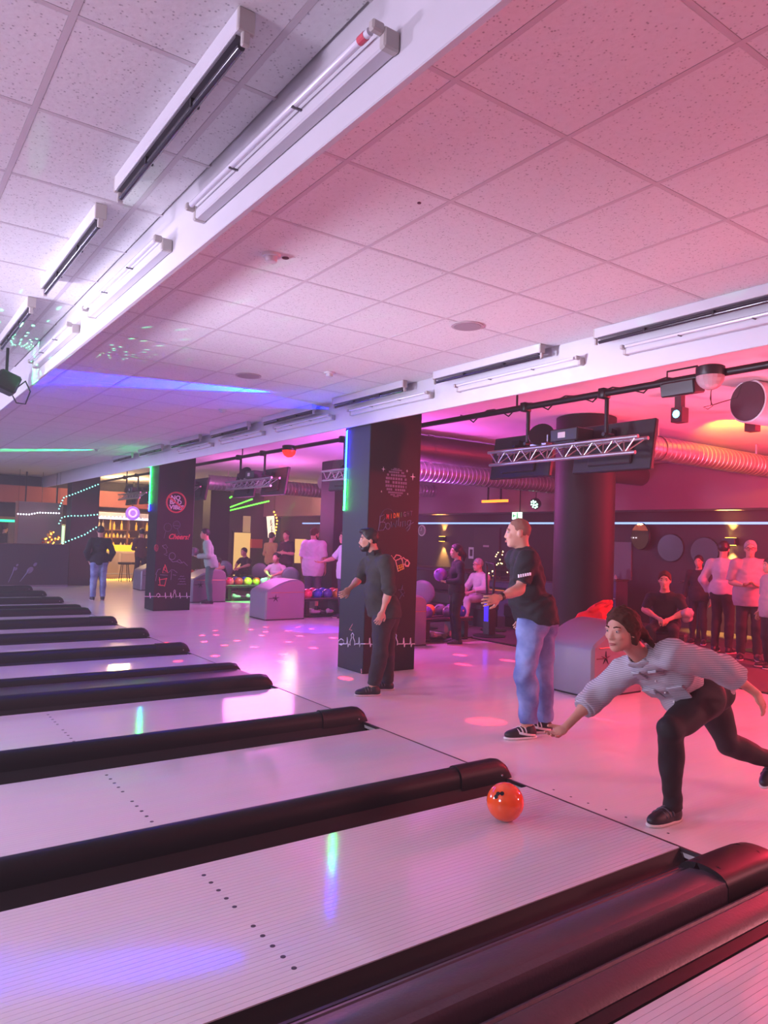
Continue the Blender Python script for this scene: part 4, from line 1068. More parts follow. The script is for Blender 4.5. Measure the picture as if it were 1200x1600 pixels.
# bar counter with lit top display
a, b = at(160, 868, y=25.3), at(216, 868, y=25.3)
t = thing('bar_counter', 'pale panelled bar counter with a yellow lit top, behind the man in blue jeans', 'counter', (a.x, 25.3, 0))
Lx = b.x - a.x + 1.1
obj('counter_body', MB().box((0, 0, 0.1), (Lx, 0.5, 0.95), ch=0.01).box((0.05, 0.06, 0), (Lx - 0.05, 0.46, 0.11)), mat('counter_beige', '#c9b096', 0.6), t)
for k in range(4):
    obj('front_panel', MB().box((Lx * k / 4 + 0.04, -0.02, 0.16), (Lx * (k + 1) / 4 - 0.04, -0.0005, 0.9), ch=0.006), mat('counter_beige2', '#b79c82', 0.6), t)
obj('lit_top', MB().box((0.0, 0.02, 0.951), (Lx * 0.72, 0.45, 1.16), ch=0.02), mat('yellow_lit', '#806010', emit='#ffc020', estr=1.4), t)
obj('foot_rail', MB().tube([(0, -0.12, 0.2), (Lx, -0.12, 0.2)], 0.02, 8), STEEL, t, 60)
string('fairy_string', 'warm bulb string along the foot of the bar counter', [(160, 905), (175, 906), (190, 905), (204, 905)], 14, E_WARM, 0.03, dict(y=25.1))
for k, (u, v) in enumerate(((170, 903), (200, 905))):
    p = at(u, v, z=0)
    t = thing('bar_stool', 'low dark bar stool in front of the pale bar counter, %s one' % ('left', 'right')[k], 'stool', (p.x, min(p.y, 24.4), 0))
    obj('seat', MB().lathe([(0.2, 0.55), (0.22, 0.58), (0.21, 0.62)], None, 20), SEATD, t, 40)
    for q in range(4):
        a_ = math.pi / 4 + q * math.pi / 2
        obj('leg', MB().tube([(0.12 * math.cos(a_), 0.12 * math.sin(a_), 0.56), (0.19 * math.cos(a_), 0.19 * math.sin(a_), 0)], 0.014, 6), DMETAL, t)
p = at(207, 802, y=25.7)
t = thing('round_sign', 'round violet glowing sign above the back bar', 'sign', p)
M = Matrix.Rotation(math.radians(90), 4, 'X')
obj('disc', MB().lathe([(0.24, 0), (0.24, 0.05)], M, 28), mat('violet_disc', '#5a3aa0', 0.5, emit='#7a5ae0', estr=0.7), t, 40)
obj('ring', MB().tube([(0.13 * math.cos(k * 0.3307), -0.055, 0.13 * math.sin(k * 0.3307)) for k in range(19)], 0.03, 8, closed=True), mat('pink_ring', '#c080d0', 0.5, emit='#d890f0', estr=0.9), t, 60)
obj('bracket', MB().box((-0.02, 0.0, 0.2), (0.02, 0.03, CEIL - p.z)), DMETAL, t)
# warm heap display with fairy lights on the low wall and green lit fridge behind it
a = at(52, 852, y=23.2)
t = thing('fairy_display', 'heap of baubles with warm fairy lights behind the low wall', 'decoration', (a.x, 23.2, 0))
obj('ledge', MB().box((-0.05, -0.2, 0), (1.0, 0.3, 1.06), ch=0.01), WOODD, t)
random.seed(9)
for k in range(34):
    z = random.random() ** 1.6
    obj('bauble', MB().ball((0.5 + (1 - z) * random.uniform(-0.42, 0.42), random.uniform(-0.12, 0.15), 1.09 + 0.55 * z), random.uniform(0.03, 0.05), None, 8, 6), mat(('bauble_amber', 'bauble_red', 'bauble_gold')[k % 3], ('#c87a1a', '#a02a1a', '#d8a83a')[k % 3], 0.25), t, 180)
for k in range(22):
    z = random.random() ** 2
    obj('fairy_light', MB().ball((0.5 + (1 - z) * random.uniform(-0.48, 0.48), random.uniform(-0.2, -0.12), 1.08 + 0.5 * z), 0.024, None, 6, 4), E_WARM, t, 180)
a, b = at(70, 818, y=25), at(92, 850, y=25)
t = thing('drinks_fridge', 'pale green lit glass drinks fridge beside the far dark pillar', 'fridge', (a.x, 25, 0))
obj('cabinet', MB().box((0, 0, 0), (0.62, 0.5, a.z), ch=0.01), mat('fridge_grey', '#9aa098', 0.5), t)
obj('lit_door', MB().box((0.03, -0.012, 0.3), (0.59, -0.0005, a.z - 0.05)), mat('fridge_glow', '#a0c8a0', emit='#c8ffd0', estr=1.0), t)
a, b = at(55, 812, y=24.6), at(92, 803, y=24.6)
t = thing('bar_canopy', 'white lit canopy with red white decorations left of the far dark pillar', 'canopy', (a.x, 24.6, a.z))
obj('board', MB().box((-0.5, 0, 0), (b.x - a.x, 0.3, 0.22), ch=0.01), mat('canopy_white', '#c6c2d4'), t)
obj('light', MB().box((-0.45, -0.012, 0.0), (b.x - a.x - 0.03, -0.0005, 0.06)), mat('canopy_glow', '#808090'), t)
obj('bracket', MB().box((-0.3, 0.1, 0.22), (-0.26, 0.14, CEIL - a.z)).box((0.6, 0.1, 0.22), (0.64, 0.14, CEIL - a.z)), DMETAL, t)
for k, u in enumerate((64, 86)):
    p = at(u, 812, y=24.45)
    o = obj('gnome_bauble', MB().ball((0, 0, 0), (0.1, 0.1, 0.14), None, 14, 10), mat('bauble_orange', '#c8622a', 0.4)); tag(o, 'orange lantern hanging under the bar canopy, %s one' % ('left', 'right')[k], 'lantern'); o.location = p
    obj('cord', MB().tube([(0, 0, 0.13), (0, 0, CEIL - p.z)], 0.008, 6), DMETAL, o)
a = at(0, 815, y=25); b = at(26, 812, y=25)
t = thing('bar_canopy', 'green lit canopy edge at the far left picture edge', 'canopy', (a.x - 1.5, 25, a.z))
obj('board', MB().box((0, 0, 0), (b.x - a.x + 1.5, 0.3, 0.16), ch=0.01), mat('canopy_tan', '#a87c50', 0.6), t)
obj('light', MB().box((0, -0.012, 0), (b.x - a.x + 1.5, -0.0005, 0.07)), mat('green_canopy_glow', '#107050', emit='#2affa0', estr=2.2), t)
obj('post', MB().box((b.x - a.x + 1.3, 0.05, -a.z), (b.x - a.x + 1.45, 0.2, -0.0005)), mat('post_tan', '#8f7058'), t)
a, b = at(0, 765, y=26.6), at(90, 785, y=26.6)
struct(obj('trim_10', MB().box((-2.0, 26.2, 2.45), (9.5, 26.98, 3.0)), mat('bar_soffit_red', '#8a4038', 0.6)))
# back of the house between the pillars: lit posters and doors
a, b = at(366, 832, y=26.4), at(390, 880, y=26.4)
t = thing('lit_door_panel', 'tall cream lit door panel at the far end of the hall', 'panel', (a.x, 26.4, 0))
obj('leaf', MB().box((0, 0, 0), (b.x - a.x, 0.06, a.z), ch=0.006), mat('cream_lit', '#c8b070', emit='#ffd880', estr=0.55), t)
obj('fire_box', MB().box((b.x - a.x - 0.02, -0.16, 1.15), (b.x - a.x + 0.45, -0.01, 1.5), ch=0.01), mat('box_orange_red', '#b8402a', 0.5), t)
obj('frame', MB().box((-0.06, -0.01, 0), (-0.001, 0.07, a.z + 0.06)), DMETAL, t)
for u0, v0, u1, v1, lab, yy, m_ in ((380, 806, 391, 832, 'narrow tan poster above the cream lit door panel', 26.95, mat('poster_tan', '#b09a70', emit='#d8c090', estr=0.2)), (461, 842, 477, 880, 'cream lit notice behind the tall man in the lavender shirt', 24.0, mat('cream_lit', '#c8b070'))):
    p, q = at(u0, v0, y=yy), at(u1, v1, y=yy)
    t = thing('poster', lab, 'poster', (p.x, yy, q.z))
    obj('sheet', MB().box((0, 0, 0), (q.x - p.x, 0.03, p.z - q.z), ch=0.004), m_, t)
    obj('edge', MB().box((-0.02, -0.004, -0.02 if yy > 26 else -q.z), (0, 0.034, p.z - q.z + 0.02)), DMETAL, t)
p = at(424, 823, y=26.0)
t = thing('banner', 'slanted white lit vertical banner with dark letters at the far end', 'banner', p, 0)
M = Matrix.Rotation(math.radians(-7), 4, 'Y')
obj('board', MB().box((-0.16, 0, -0.42), (0.16, 0.05, 0.42), M, ch=0.006), mat('banner_white', '#d8d4c0', emit='#fff2d8', estr=0.9), t)
for k, ch in enumerate('EXIT'):
    q = M @ Vector((0.0, -0.004, 0.2 - 0.13 * k))
    text('letter', ch, 0.17, q, (math.pi / 2, 0, 0), GUTTER, t, off=0.004)
string('fairy_string', 'warm fairy string beside the white banner', [(428, 800), (433, 812), (431, 828), (428, 838)], 9, E_WARM, 0.035, dict(y=25.8), hang=CEIL)
string('fairy_string', 'bright bulb column at the edge of the far dark column', [(352, 815), (351, 830), (350, 850), (349, 868)], 9, E_WWHITE, 0.04, dict(y=25.6), hang=CEIL)
for k, (p0, p1) in enumerate((((350, 796), (394, 780)), ((353, 799), (420, 783)), ((350, 784), (362, 776)))):
    a, b = at(*p0, y=23.5 + 0.25 * k), at(*p1, y=20.5 + 0.25 * k)
    t = thing('led_line', 'green glowing light line under the rear ceiling, %s one' % ('middle', 'longest', 'shortest')[k], 'light', a)
    obj('tube', MB().tube([(0, 0, 0), b - a], 0.022, 8), mat('green_line', '#205010', emit='#58ff38', estr=3.0), t, 60)
    obj('hanger', MB().tube([(b - a) * 0.5, Vector(((b - a).x * 0.5, (b - a).y * 0.5, CEIL - a.z))], 0.006, 5), DMETAL, t)

# ------------------------------------------------------------------ people: smooth signed distance bodies meshed by surface nets
class SDF:
    def __init__(s, res):
        s.p = []; s.res = res
    def cone(s, a, b, ra, rb, k=0.02, cut=None):
        s.p.append(('c', np.array(a, float), np.array(b, float), ra, rb, k, cut)); return s
    def ell(s, c, r, F=None, k=0.02, cut=None):
        s.p.append(('e', np.array(c, float), np.array(r, float), F if F is not None else np.eye(3), None, k, cut)); return s
    def bounds(s, q):
        if q[0] == 'c':
            r = max(q[3], q[4]); lo = np.minimum(q[1], q[2]) - r; hi = np.maximum(q[1], q[2]) + r
        else:
            e = np.sqrt(((q[3].T * q[2]) ** 2).sum(1)); lo, hi = q[1] - e, q[1] + e
        return lo, hi
    def build(s, wr=0.0, wf=60.0, cuts=(), subtract=()):
        h = s.res
        B = [s.bounds(q) for q in s.p]
        lo = np.min([b[0] for b in B], 0) - 4 * h; hi = np.max([b[1] for b in B], 0) + 4 * h
        n = np.ceil((hi - lo) / h).astype(int) + 1
        D = np.full(n, 0.2, np.float32)
        ax = [(lo[i] + h * np.arange(n[i])).astype(np.float32) for i in range(3)]
        def dist(q, X, Y, Z):
            if q[0] == 'c':
                a, b, ra, rb = q[1], q[2], q[3], q[4]
                ba = b - a; L2 = max(float(ba @ ba), 1e-9)
                px, py, pz = X - a[0], Y - a[1], Z - a[2]
                t = np.clip((px * ba[0] + py * ba[1] + pz * ba[2]) / L2, 0, 1)
                d = np.sqrt((px - t * ba[0]) ** 2 + (py - t * ba[1]) ** 2 + (pz - t * ba[2]) ** 2) - (ra + (rb - ra) * t)
            else:
                c_, r, F = q[1], q[2], q[3]
                px, py, pz = X - c_[0], Y - c_[1], Z - c_[2]
                u = [F[i][0] * px + F[i][1] * py + F[i][2] * pz for i in range(3)]
                k0 = np.sqrt(sum((u[i] / r[i]) ** 2 for i in range(3)))
                k1 = np.sqrt(sum((u[i] / r[i] ** 2) ** 2 for i in range(3))) + 1e-9
                d = k0 * (k0 - 1) / k1
            if q[6]:
                for p0, nn in q[6]:
                    d = np.maximum(d, (X - p0[0]) * nn[0] + (Y - p0[1]) * nn[1] + (Z - p0[2]) * nn[2])
            return d
        def sub(b, m_):
            i0 = np.maximum(0, np.floor((b[0] - m_ - lo) / h).astype(int)); i1 = np.minimum(n, np.ceil((b[1] + m_ - lo) / h).astype(int) + 1)
            sl = tuple(slice(a, c_) for a, c_ in zip(i0, i1))
            return sl, np.meshgrid(*[ax[i][sl[i]] for i in range(3)], indexing='ij', sparse=True)
        for q, b in zip(s.p, B):
            k = q[5]; sl, (X, Y, Z) = sub(b, k + 3 * h)
            d = dist(q, X, Y, Z); o = D[sl]
            hh = np.maximum(k - np.abs(o - d), 0) / k
            D[sl] = np.minimum(o, d) - hh * hh * k * 0.25
        for q in subtract:
            sl, (X, Y, Z) = sub(s.bounds(q), 3 * h)
            D[sl] = np.maximum(D[sl], -dist(q, X, Y, Z))
        X, Y, Z = np.meshgrid(*ax, indexing='ij', sparse=True)
        if wr:
            D += wr * (np.sin(wf * X + 2.2 * np.sin(wf * 0.45 * Z + 1.1)) * np.sin(wf * 0.8 * Z + 2.0 * np.sin(wf * 0.5 * Y)) + 0.6 * np.sin(wf * 0.5 * (Y + Z) + 2.5 * np.sin(wf * 0.3 * X)))
        for p0, nn in cuts:
            D = np.maximum(D, (X - p0[0]) * nn[0] + (Y - p0[1]) * nn[1] + (Z - p0[2]) * nn[2])
        return nets(D, lo, h)
def nets(D, lo, h):
    ins = D < 0
    nx, ny, nz = D.shape
    cnt = np.zeros((nx - 1, ny - 1, nz - 1), np.int8)
    for a in (0, 1):
        for b in (0, 1):
            for c_ in (0, 1):
                cnt += ins[a:nx - 1 + a, b:ny - 1 + b, c_:nz - 1 + c_]
    act = (cnt > 0) & (cnt < 8)
    I = np.argwhere(act)
    idx = np.full(act.shape, -1, np.int32); idx[act] = np.arange(len(I))
    acc = np.zeros((len(I), 3)); w = np.zeros(len(I))
    cs = [(a, b, c_) for a in (0, 1) for b in (0, 1) for c_ in (0, 1)]
    V = {c_: D[I[:, 0] + c_[0], I[:, 1] + c_[1], I[:, 2] + c_[2]] for c_ in cs}
    for c_ in cs:
        for i in range(3):
            if c_[i] == 0:
                e = list(c_); e[i] = 1; e = tuple(e)
                v0, v1 = V[c_], V[e]; m_ = (v0 < 0) != (v1 < 0)
                t = np.where(m_, v0 / np.where(m_, v0 - v1, 1), 0)
                p = np.repeat(np.array([c_], float), len(I), 0); p[:, i] += t
                acc[m_] += p[m_]; w[m_] += 1
    verts = lo + h * (I + acc / w[:, None])
    faces = []
    for i, (j, k) in ((0, (1, 2)), (1, (2, 0)), (2, (0, 1))):
        s0 = [slice(None)] * 3; s1 = [slice(None)] * 3
        s0[i] = slice(0, -1); s1[i] = slice(1, None)
        A, Bv = ins[tuple(s0)], ins[tuple(s1)]
        E = np.argwhere(A != Bv)
        ok = (E[:, j] > 0) & (E[:, k] > 0) & (E[:, j] < D.shape[j] - 1) & (E[:, k] < D.shape[k] - 1)
        E = E[ok]
        def ix(dj, dk):
            q = E.copy(); q[:, j] -= dj; q[:, k] -= dk
            return idx[q[:, 0], q[:, 1], q[:, 2]]
        Q = np.stack([ix(1, 1), ix(0, 1), ix(0, 0), ix(1, 0)], 1)
        fl_ = A[E[:, 0], E[:, 1], E[:, 2]]
        Q[~fl_] = Q[~fl_][:, ::-1]
        faces.append(Q)
    return verts, np.concatenate(faces)
def np_mesh(name, VF, m_, org):
    v, f = VF
    v = v - np.array(org)
    me = bpy.data.meshes.new(name)
    me.vertices.add(len(v)); me.vertices.foreach_set('co', v.astype(np.float32).ravel())
    me.loops.add(f.size); me.loops.foreach_set('vertex_index', f.astype(np.int32).ravel())
    me.polygons.add(len(f)); me.polygons.foreach_set('loop_start', np.arange(0, f.size, 4, dtype=np.int32))
    me.update(calc_edges=True); me.validate()
    me.polygons.foreach_set('use_smooth', np.ones(len(me.polygons), bool))
    me.materials.append(m_)
    return me
def nrm(v):
    v = np.array(v, float); return v / (np.linalg.norm(v) + 1e-9)
SKIN = mat('skin', '#bd8a76', 0.55, noise=0.06, nscale=18, spec=0.35)
EYEW = mat('eye_white', '#9a8e8a', 0.35); EYED = mat('eye_dark', '#1a1210', 0.2)
def cloth(name, col, rough=0.85, noise=0.12, nscale=22, bump=0.25, bscale=90):
    return mat(name, col, rough, noise=noise, nscale=nscale, bump=bump, bscale=bscale)
def human(label, J, res=0.012, s=1.0, face=(-1, 0, 0), up=(0, 0, 1), skin=SKIN, hair=None, hair_style='short', beard=None, shirt=None, sleeve=0.4, trousers=None, shoes=None,
          hem=0.10, wide=1.0, belly=0.0, bust=0.0, curl=0.6, loose=0.0, group=None, collar=None, glasses=False, features=True, wr=0.004, legw=1.0, shoe_style='dark', sole=None, trouser_end=1.0, thigh=1.0, armw=1.0):
    J = {k: np.array(v, float) for k, v in J.items()}
    hip, neck, head = J['hip'], J['neck'], J['head']
    upv = nrm(neck - hip)
    side = nrm(J['shF'] - J['shN']); fwd = np.cross(upv, side)
    if fwd @ np.array(face, float) < 0:
        fwd = -fwd
    fwd = nrm(fwd - upv * (fwd @ upv)); side = np.cross(fwd, upv) if np.cross(fwd, upv) @ side > 0 else np.cross(upv, fwd)
    F = np.stack([side, fwd, upv])
    hf = nrm(face); hu = np.array(up, float); hu = nrm(hu - hf * (hu @ hf)); hs = np.cross(hf, hu)
    H = np.stack([hs, hf, hu])
    hp = lambda a, b, c_: head + (hs * a + hf * b + hu * c_) * s
    have = lambda *k: all(x in J for x in k)
    org = np.array([hip[0], hip[1], min([v[2] for k, v in J.items() if len(v) == 3 and k[:2] != 'pn'])])
    B = SDF(res)
    K = 0.03 * s
    # head
    B.ell(hp(0, -0.012, 0.025), np.array([0.074, 0.094, 0.094]) * s, H, 0.02)
    B.ell(hp(0, 0.028, -0.035), np.array([0.058, 0.066, 0.082]) * s, H, 0.03 * s)
    B.ell(hp(0, 0.062, -0.092), np.array([0.030, 0.028, 0.024]) * s, H, 0.02 * s)
    B.cone(hp(0, 0.084, 0.012), hp(0, 0.1005, -0.027), 0.008 * s, 0.0125 * s, 0.014 * s)
    for q in (-1, 1):
        B.ell(hp(q * 0.012, 0.092, -0.032), np.array([0.010, 0.011, 0.008]) * s, H, 0.006 * s)
        B.ell(hp(q * 0.031, 0.078, 0.026), np.array([0.022, 0.013, 0.009]) * s, H, 0.012 * s)
        B.ell(hp(q * 0.033, 0.0765, 0.0185), np.array([0.017, 0.010, 0.006]) * s, H, 0.006 * s)
        B.ell(hp(q * 0.040, 0.066, -0.022), np.array([0.020, 0.018, 0.018]) * s, H, 0.015 * s)
        B.ell(hp(q * 0.076, -0.012, -0.008), np.array([0.010, 0.020, 0.032]) * s, H, 0.008 * s)
    B.ell(hp(0, 0.090, -0.064), np.array([0.024, 0.012, 0.008]) * s, H, 0.008 * s)
    B.cone(hp(0, -0.03, -0.06), neck + upv * 0.0, 0.052 * s, 0.060 * s, 0.03 * s)
    # torso
    mid = (neck + hip) / 2; chest = neck * 0.66 + hip * 0.34; waist = neck * 0.32 + hip * 0.68
    T = [('e', chest, (0.158 * wide, 0.105, 0.17), 0.06), ('e', waist + fwd * (0.02 + belly) * s, (0.142 * wide, 0.098 + belly, 0.16), 0.06), ('e', hip, (0.160 * wide, 0.118, 0.125), 0.06)]
    def torso(S_, g, ct=None):
        for _, c_, r, k in T:
            S_.ell(c_, (np.array(r) + g) * s, F, k * s, cut=ct)
        for q in ('N', 'F'):
            S_.cone(neck - upv * 0.045 * s, J['sh' + q] - upv * 0.02 * s, (0.062 + g) * s, (0.058 + g) * s, 0.05 * s, cut=ct[:1] if ct else None)
        if bust:
            for q in (-1, 1):
                S_.ell(chest + (side * q * 0.072 + fwd * 0.062 - upv * 0.03) * s, np.array([0.072, 0.062, 0.072]) * s + g * s, F, 0.07 * s)
    torso(B, -0.014)
    hands = {}
    for q in ('N', 'F'):
        sh, el, wr_ = J['sh' + q], J['el' + q], J['wr' + q]
        B.cone(sh, el, 0.047 * s, 0.037 * s, K); B.cone(sh + (el - sh) * 0.25, sh + (el - sh) * 0.6, 0.047 * s, 0.046 * s, K)
        B.cone(el, wr_, 0.038 * s, 0.025 * s, K); B.cone(el + (wr_ - el) * 0.15, el + (wr_ - el) * 0.45, 0.041 * s, 0.037 * s, K)
        hd = nrm(J['ha' + q] - wr_)
        pn = J.get('pn' + q, np.cross(hd, upv)); pn = nrm(pn - hd * (pn @ hd)); ps = np.cross(hd, pn)
        c_ = wr_ + hd * 0.05 * s
        HF = np.stack([ps, pn, hd])
        B.ell(c_, np.array([0.041, 0.018, 0.052]) * s * 1.0, HF, 0.015 * s)
        cu = J['cu' + q][0] if ('cu' + q) in J else curl
        for i, ln in enumerate((0.074, 0.084, 0.078, 0.060)):
            p = wr_ + (hd * 0.088 + ps * (0.030 - 0.020 * i)) * s; a = 0.0
            d = hd + ps * (0.10 - 0.07 * i)
            for sg in (0.45, 0.32, 0.23):
                a += cu * (0.55 if sg == 0.45 else 0.6)
                dd = nrm(d * math.cos(a) + pn * math.sin(a)); p2 = p + dd * ln * sg * s
                B.cone(p, p2, (0.0095 - 0.0012 * (sg < 0.4)) * s, (0.0088 - 0.0012 * (sg < 0.4)) * s, 0.004); p = p2
        p = wr_ + (hd * 0.03 + ps * 0.032) * s; dd = nrm(hd * 0.75 + ps * 0.75 + pn * 0.35)
        B.cone(p, p + dd * 0.04 * s, 0.014 * s, 0.0115 * s, 0.01 * s)
        p = p + dd * 0.04 * s; dd = nrm(hd * 1.0 + ps * 0.25 + pn * 0.3 * (1 + cu)); B.cone(p, p + dd * 0.034 * s, 0.0112 * s, 0.009 * s, 0.004)
    feet = {}
    for q in ('N', 'F'):
        h_, kn, an, to = J['hp' + q], J['kn' + q], J['an' + q], J['toe' + q]
        B.cone(h_, kn, 0.078 * s, 0.050 * s, 0.05 * s); B.cone(kn, an, 0.050 * s, 0.034 * s, 0.03 * s)
        cd = nrm(an - kn); bk = -nrm(fwd - cd * (fwd @ cd))
        B.cone(kn + (an - kn) * 0.15 + bk * 0.018 * s, kn + (an - kn) * 0.5 + bk * 0.012 * s, 0.048 * s, 0.044 * s, 0.03 * s)
        B.cone(an, an + (to - an) * 0.2 - np.array([0, 0, 0.02 * s]), 0.033 * s, 0.03 * s, 0.02 * s)
    body = link('person', np_mesh('person', B.build(), skin, org))
    body.location = org
    tag(body, label, 'person', group)
    def part(name, S_, m_, lab=None, **kw):
        o = link(name, np_mesh(name, S_.build(**kw), m_, org), body)
        if lab: o['label'] = lab
        return o
    g0 = 0.004 + loose
    hn = upv if upv[2] < 0.85 else np.array([0, 0, 1.0])
    if shirt:
        S_ = SDF(res)
        nk = hp(0, -0.02, -0.075) * 0.35 + neck * 0.65
        ct = [(nk, nrm(head - neck)), (hip - upv * max(hem, 0.02) * s, -hn)]
        torso(S_, g0, ct)
        if hem > 0:
            S_.ell(hip + upv * 0.02 * s, np.array([0.190 * wide + g0, 0.132 + g0 + belly * 0.5, 0.26 + hem]) * s, F, 0.06 * s, cut=[(hip - upv * hem * s, -hn), (hip + upv * 0.16 * s, upv)])
        for q in ('N', 'F'):
            sh, el, wr_ = J['sh' + q], J['el' + q], J['wr' + q]
            r0, r1 = (0.062 + g0) * s * armw, (0.054 + g0) * s * armw
            if sleeve <= 1:
                e = sh + (el - sh) * sleeve; S_.cone(sh, sh + (el - sh) * min(1.0, sleeve + 0.15), r0, r1, 0.04 * s, cut=[(e, nrm(el - sh))])
            else:
                S_.cone(sh, el, r0, r1 - 0.003, 0.04 * s)
                e = el + (wr_ - el) * (sleeve - 1); S_.cone(el, el + (wr_ - el) * min(1, sleeve - 0.9), r1 - 0.003, r1 - 0.016 * s * min(1, sleeve - 1), 0.03 * s, cut=[(e, nrm(wr_ - el))])
        part('shirt', S_, shirt, wr=wr, wf=42)
        if collar:
            C_ = SDF(min(res, 0.008))
            a = neck + upv * 0.045 * s
            C_.cone(a - upv * 0.025 * s, a + upv * 0.02 * s, 0.078 * s, 0.066 * s, 0.01, cut=[(a + upv * 0.02 * s, upv), (a - upv * 0.03 * s, -upv)])
            for q in (-1, 1):
                C_.ell(a + (side * q * 0.05 + fwd * 0.055 - upv * 0.02) * s, np.array([0.03, 0.012, 0.04]) * s, F, 0.01)
            part('collar', C_, collar, subtract=[('c', a - upv * 0.05 * s, a + upv * 0.05 * s, 0.064 * s, 0.056 * s, 0, None)])
    if trousers:
        S_ = SDF(res)
        gl = 0.003 + loose * 0.5
        tc_ = [(hip + upv * 0.13 * s, upv)]
        S_.ell(hip, np.array([0.162 * wide + gl, 0.122 + gl, 0.125]) * s, F, 0.05 * s, cut=tc_)
        S_.ell(hip + upv * 0.05 * s, np.array([0.150 * wide + gl, 0.108 + gl + belly * 0.4, 0.12]) * s, F, 0.05 * s, cut=tc_)
        for q in ('N', 'F'):
            h_, kn, an = J['hp' + q], J['kn' + q], J['an' + q]
            lc = [(hip - hn * (hem - 0.03) * s, hn)] if shirt and hem > 0 and (h_ - kn)[2] > 0.3 else None
            S_.ell(h_ - fwd * 0.045 * s, np.array([0.085, 0.085, 0.10]) * s, F, 0.05 * s, cut=lc)
            S_.cone(h_, kn, (0.088 + gl) * s * legw * thigh, (0.058 + gl) * s * legw, 0.05 * s, cut=lc)
            e = kn + (an - kn) * trouser_end
            cd = nrm(an - kn); bk = -nrm(fwd - cd * (fwd @ cd))
            r2 = (0.043 + gl) * s * (legw ** 1.6)
            S_.cone(kn, an + cd * 0.05 * s, (0.058 + gl) * s * legw, r2, 0.03 * s, cut=[(e, cd)])
            S_.cone(kn + (an - kn) * 0.15 + bk * 0.018 * s, kn + (an - kn) * 0.5 + bk * 0.012 * s, (0.054 + gl) * s * legw, (0.050 + gl) * s * legw, 0.03 * s, cut=[(e, cd)])
        part('trousers', S_, trousers, wr=wr * 1.0, wf=30)
    if shoes:
        for q in ('N', 'F'):
            an, to = J['an' + q], J['toe' + q]
            d = to - an; fl_ = nrm(d * np.array([1, 1, 0.0])) if J.get('flat' + q) is None else nrm(J['flat' + q])
            nrmz = np.array([0, 0, 1.0]) if J.get('flat' + q) is None else nrm(np.cross(np.cross(fl_, [0, 0, 1.0]), fl_))
            sd = np.cross(fl_, nrmz); SF = np.stack([sd, fl_, nrmz])
            zb = J['z' + q][0] if ('z' + q) in J else max(0.0, an[2] - 0.085 * s)
            base = an.copy(); base[2] = zb if J.get('flat' + q) is None else an[2]
            if J.get('flat' + q) is not None: base = an - nrmz * 0.085 * s
            S_ = SDF(min(res, 0.008))
            P_ = lambda a, b: base + fl_ * a * s + nrmz * b * s
            ct = [(base + nrmz * 0.012 * s, -nrmz)]
            S_.ell(P_(0.13, 0.035), np.array([0.046, 0.085, 0.042]) * s, SF, 0.03 * s, cut=ct)
            S_.ell(P_(0.05, 0.045), np.array([0.042, 0.09, 0.055]) * s, SF, 0.03 * s, cut=ct)
            S_.ell(P_(-0.02, 0.045), np.array([0.038, 0.052, 0.055]) * s, SF, 0.03 * s, cut=ct)
            S_.cone(P_(0.0, 0.06), P_(-0.004, 0.105), 0.042 * s, 0.043 * s, 0.02 * s, cut=[(P_(0, 0.10), nrmz)])
            sh_o = part('shoe', S_, shoes)
            S2 = SDF(min(res, 0.008))
            S2.ell(P_(0.13, 0.012), np.array([0.050, 0.092, 0.024]) * s, SF, 0.03 * s)
            S2.ell(P_(0.02, 0.012), np.array([0.043, 0.10, 0.024]) * s, SF, 0.03 * s)
            so = link('sole', np_mesh('sole', S2.build(cuts=[(base + nrmz * 0.02 * s, nrmz), (base + nrmz * 0.0, -nrmz)]), sole or mat('sole_pale', '#b9a8a8', 0.6), org), sh_o)
            if shoe_style != 'plain':
                mb = MB()
                for k, (fa, hh_) in enumerate(((0.055, 0.101), (0.085, 0.094), (0.115, 0.083))):
                    mb.tube([Vector(P_(fa + 0.015 * math.sin(t_), 0.030 + (hh_ - 0.030) * math.cos(t_) ** 0.8) + sd * 0.0475 * math.sin(t_) * s - org) for t_ in [math.radians(-75 + 15 * i) for i in range(11)]], 0.0055 * s, 6)
                if shoe_style == 'white':
                    for sgn in (1, -1):
                        mb.tube([Vector(P_(-0.04, 0.03) + sd * sgn * 0.040 * s - org), Vector(P_(0.03, 0.04) + sd * sgn * 0.0425 * s - org), Vector(P_(0.10, 0.055) + sd * sgn * 0.040 * s - org)], 0.011 * s, 6)
                obj('strap', mb, mat('lace_pale', '#cfc4c4', 0.7) if shoe_style == 'white' else mat('strap_grey', '#4a424a', 0.6), sh_o, 180)
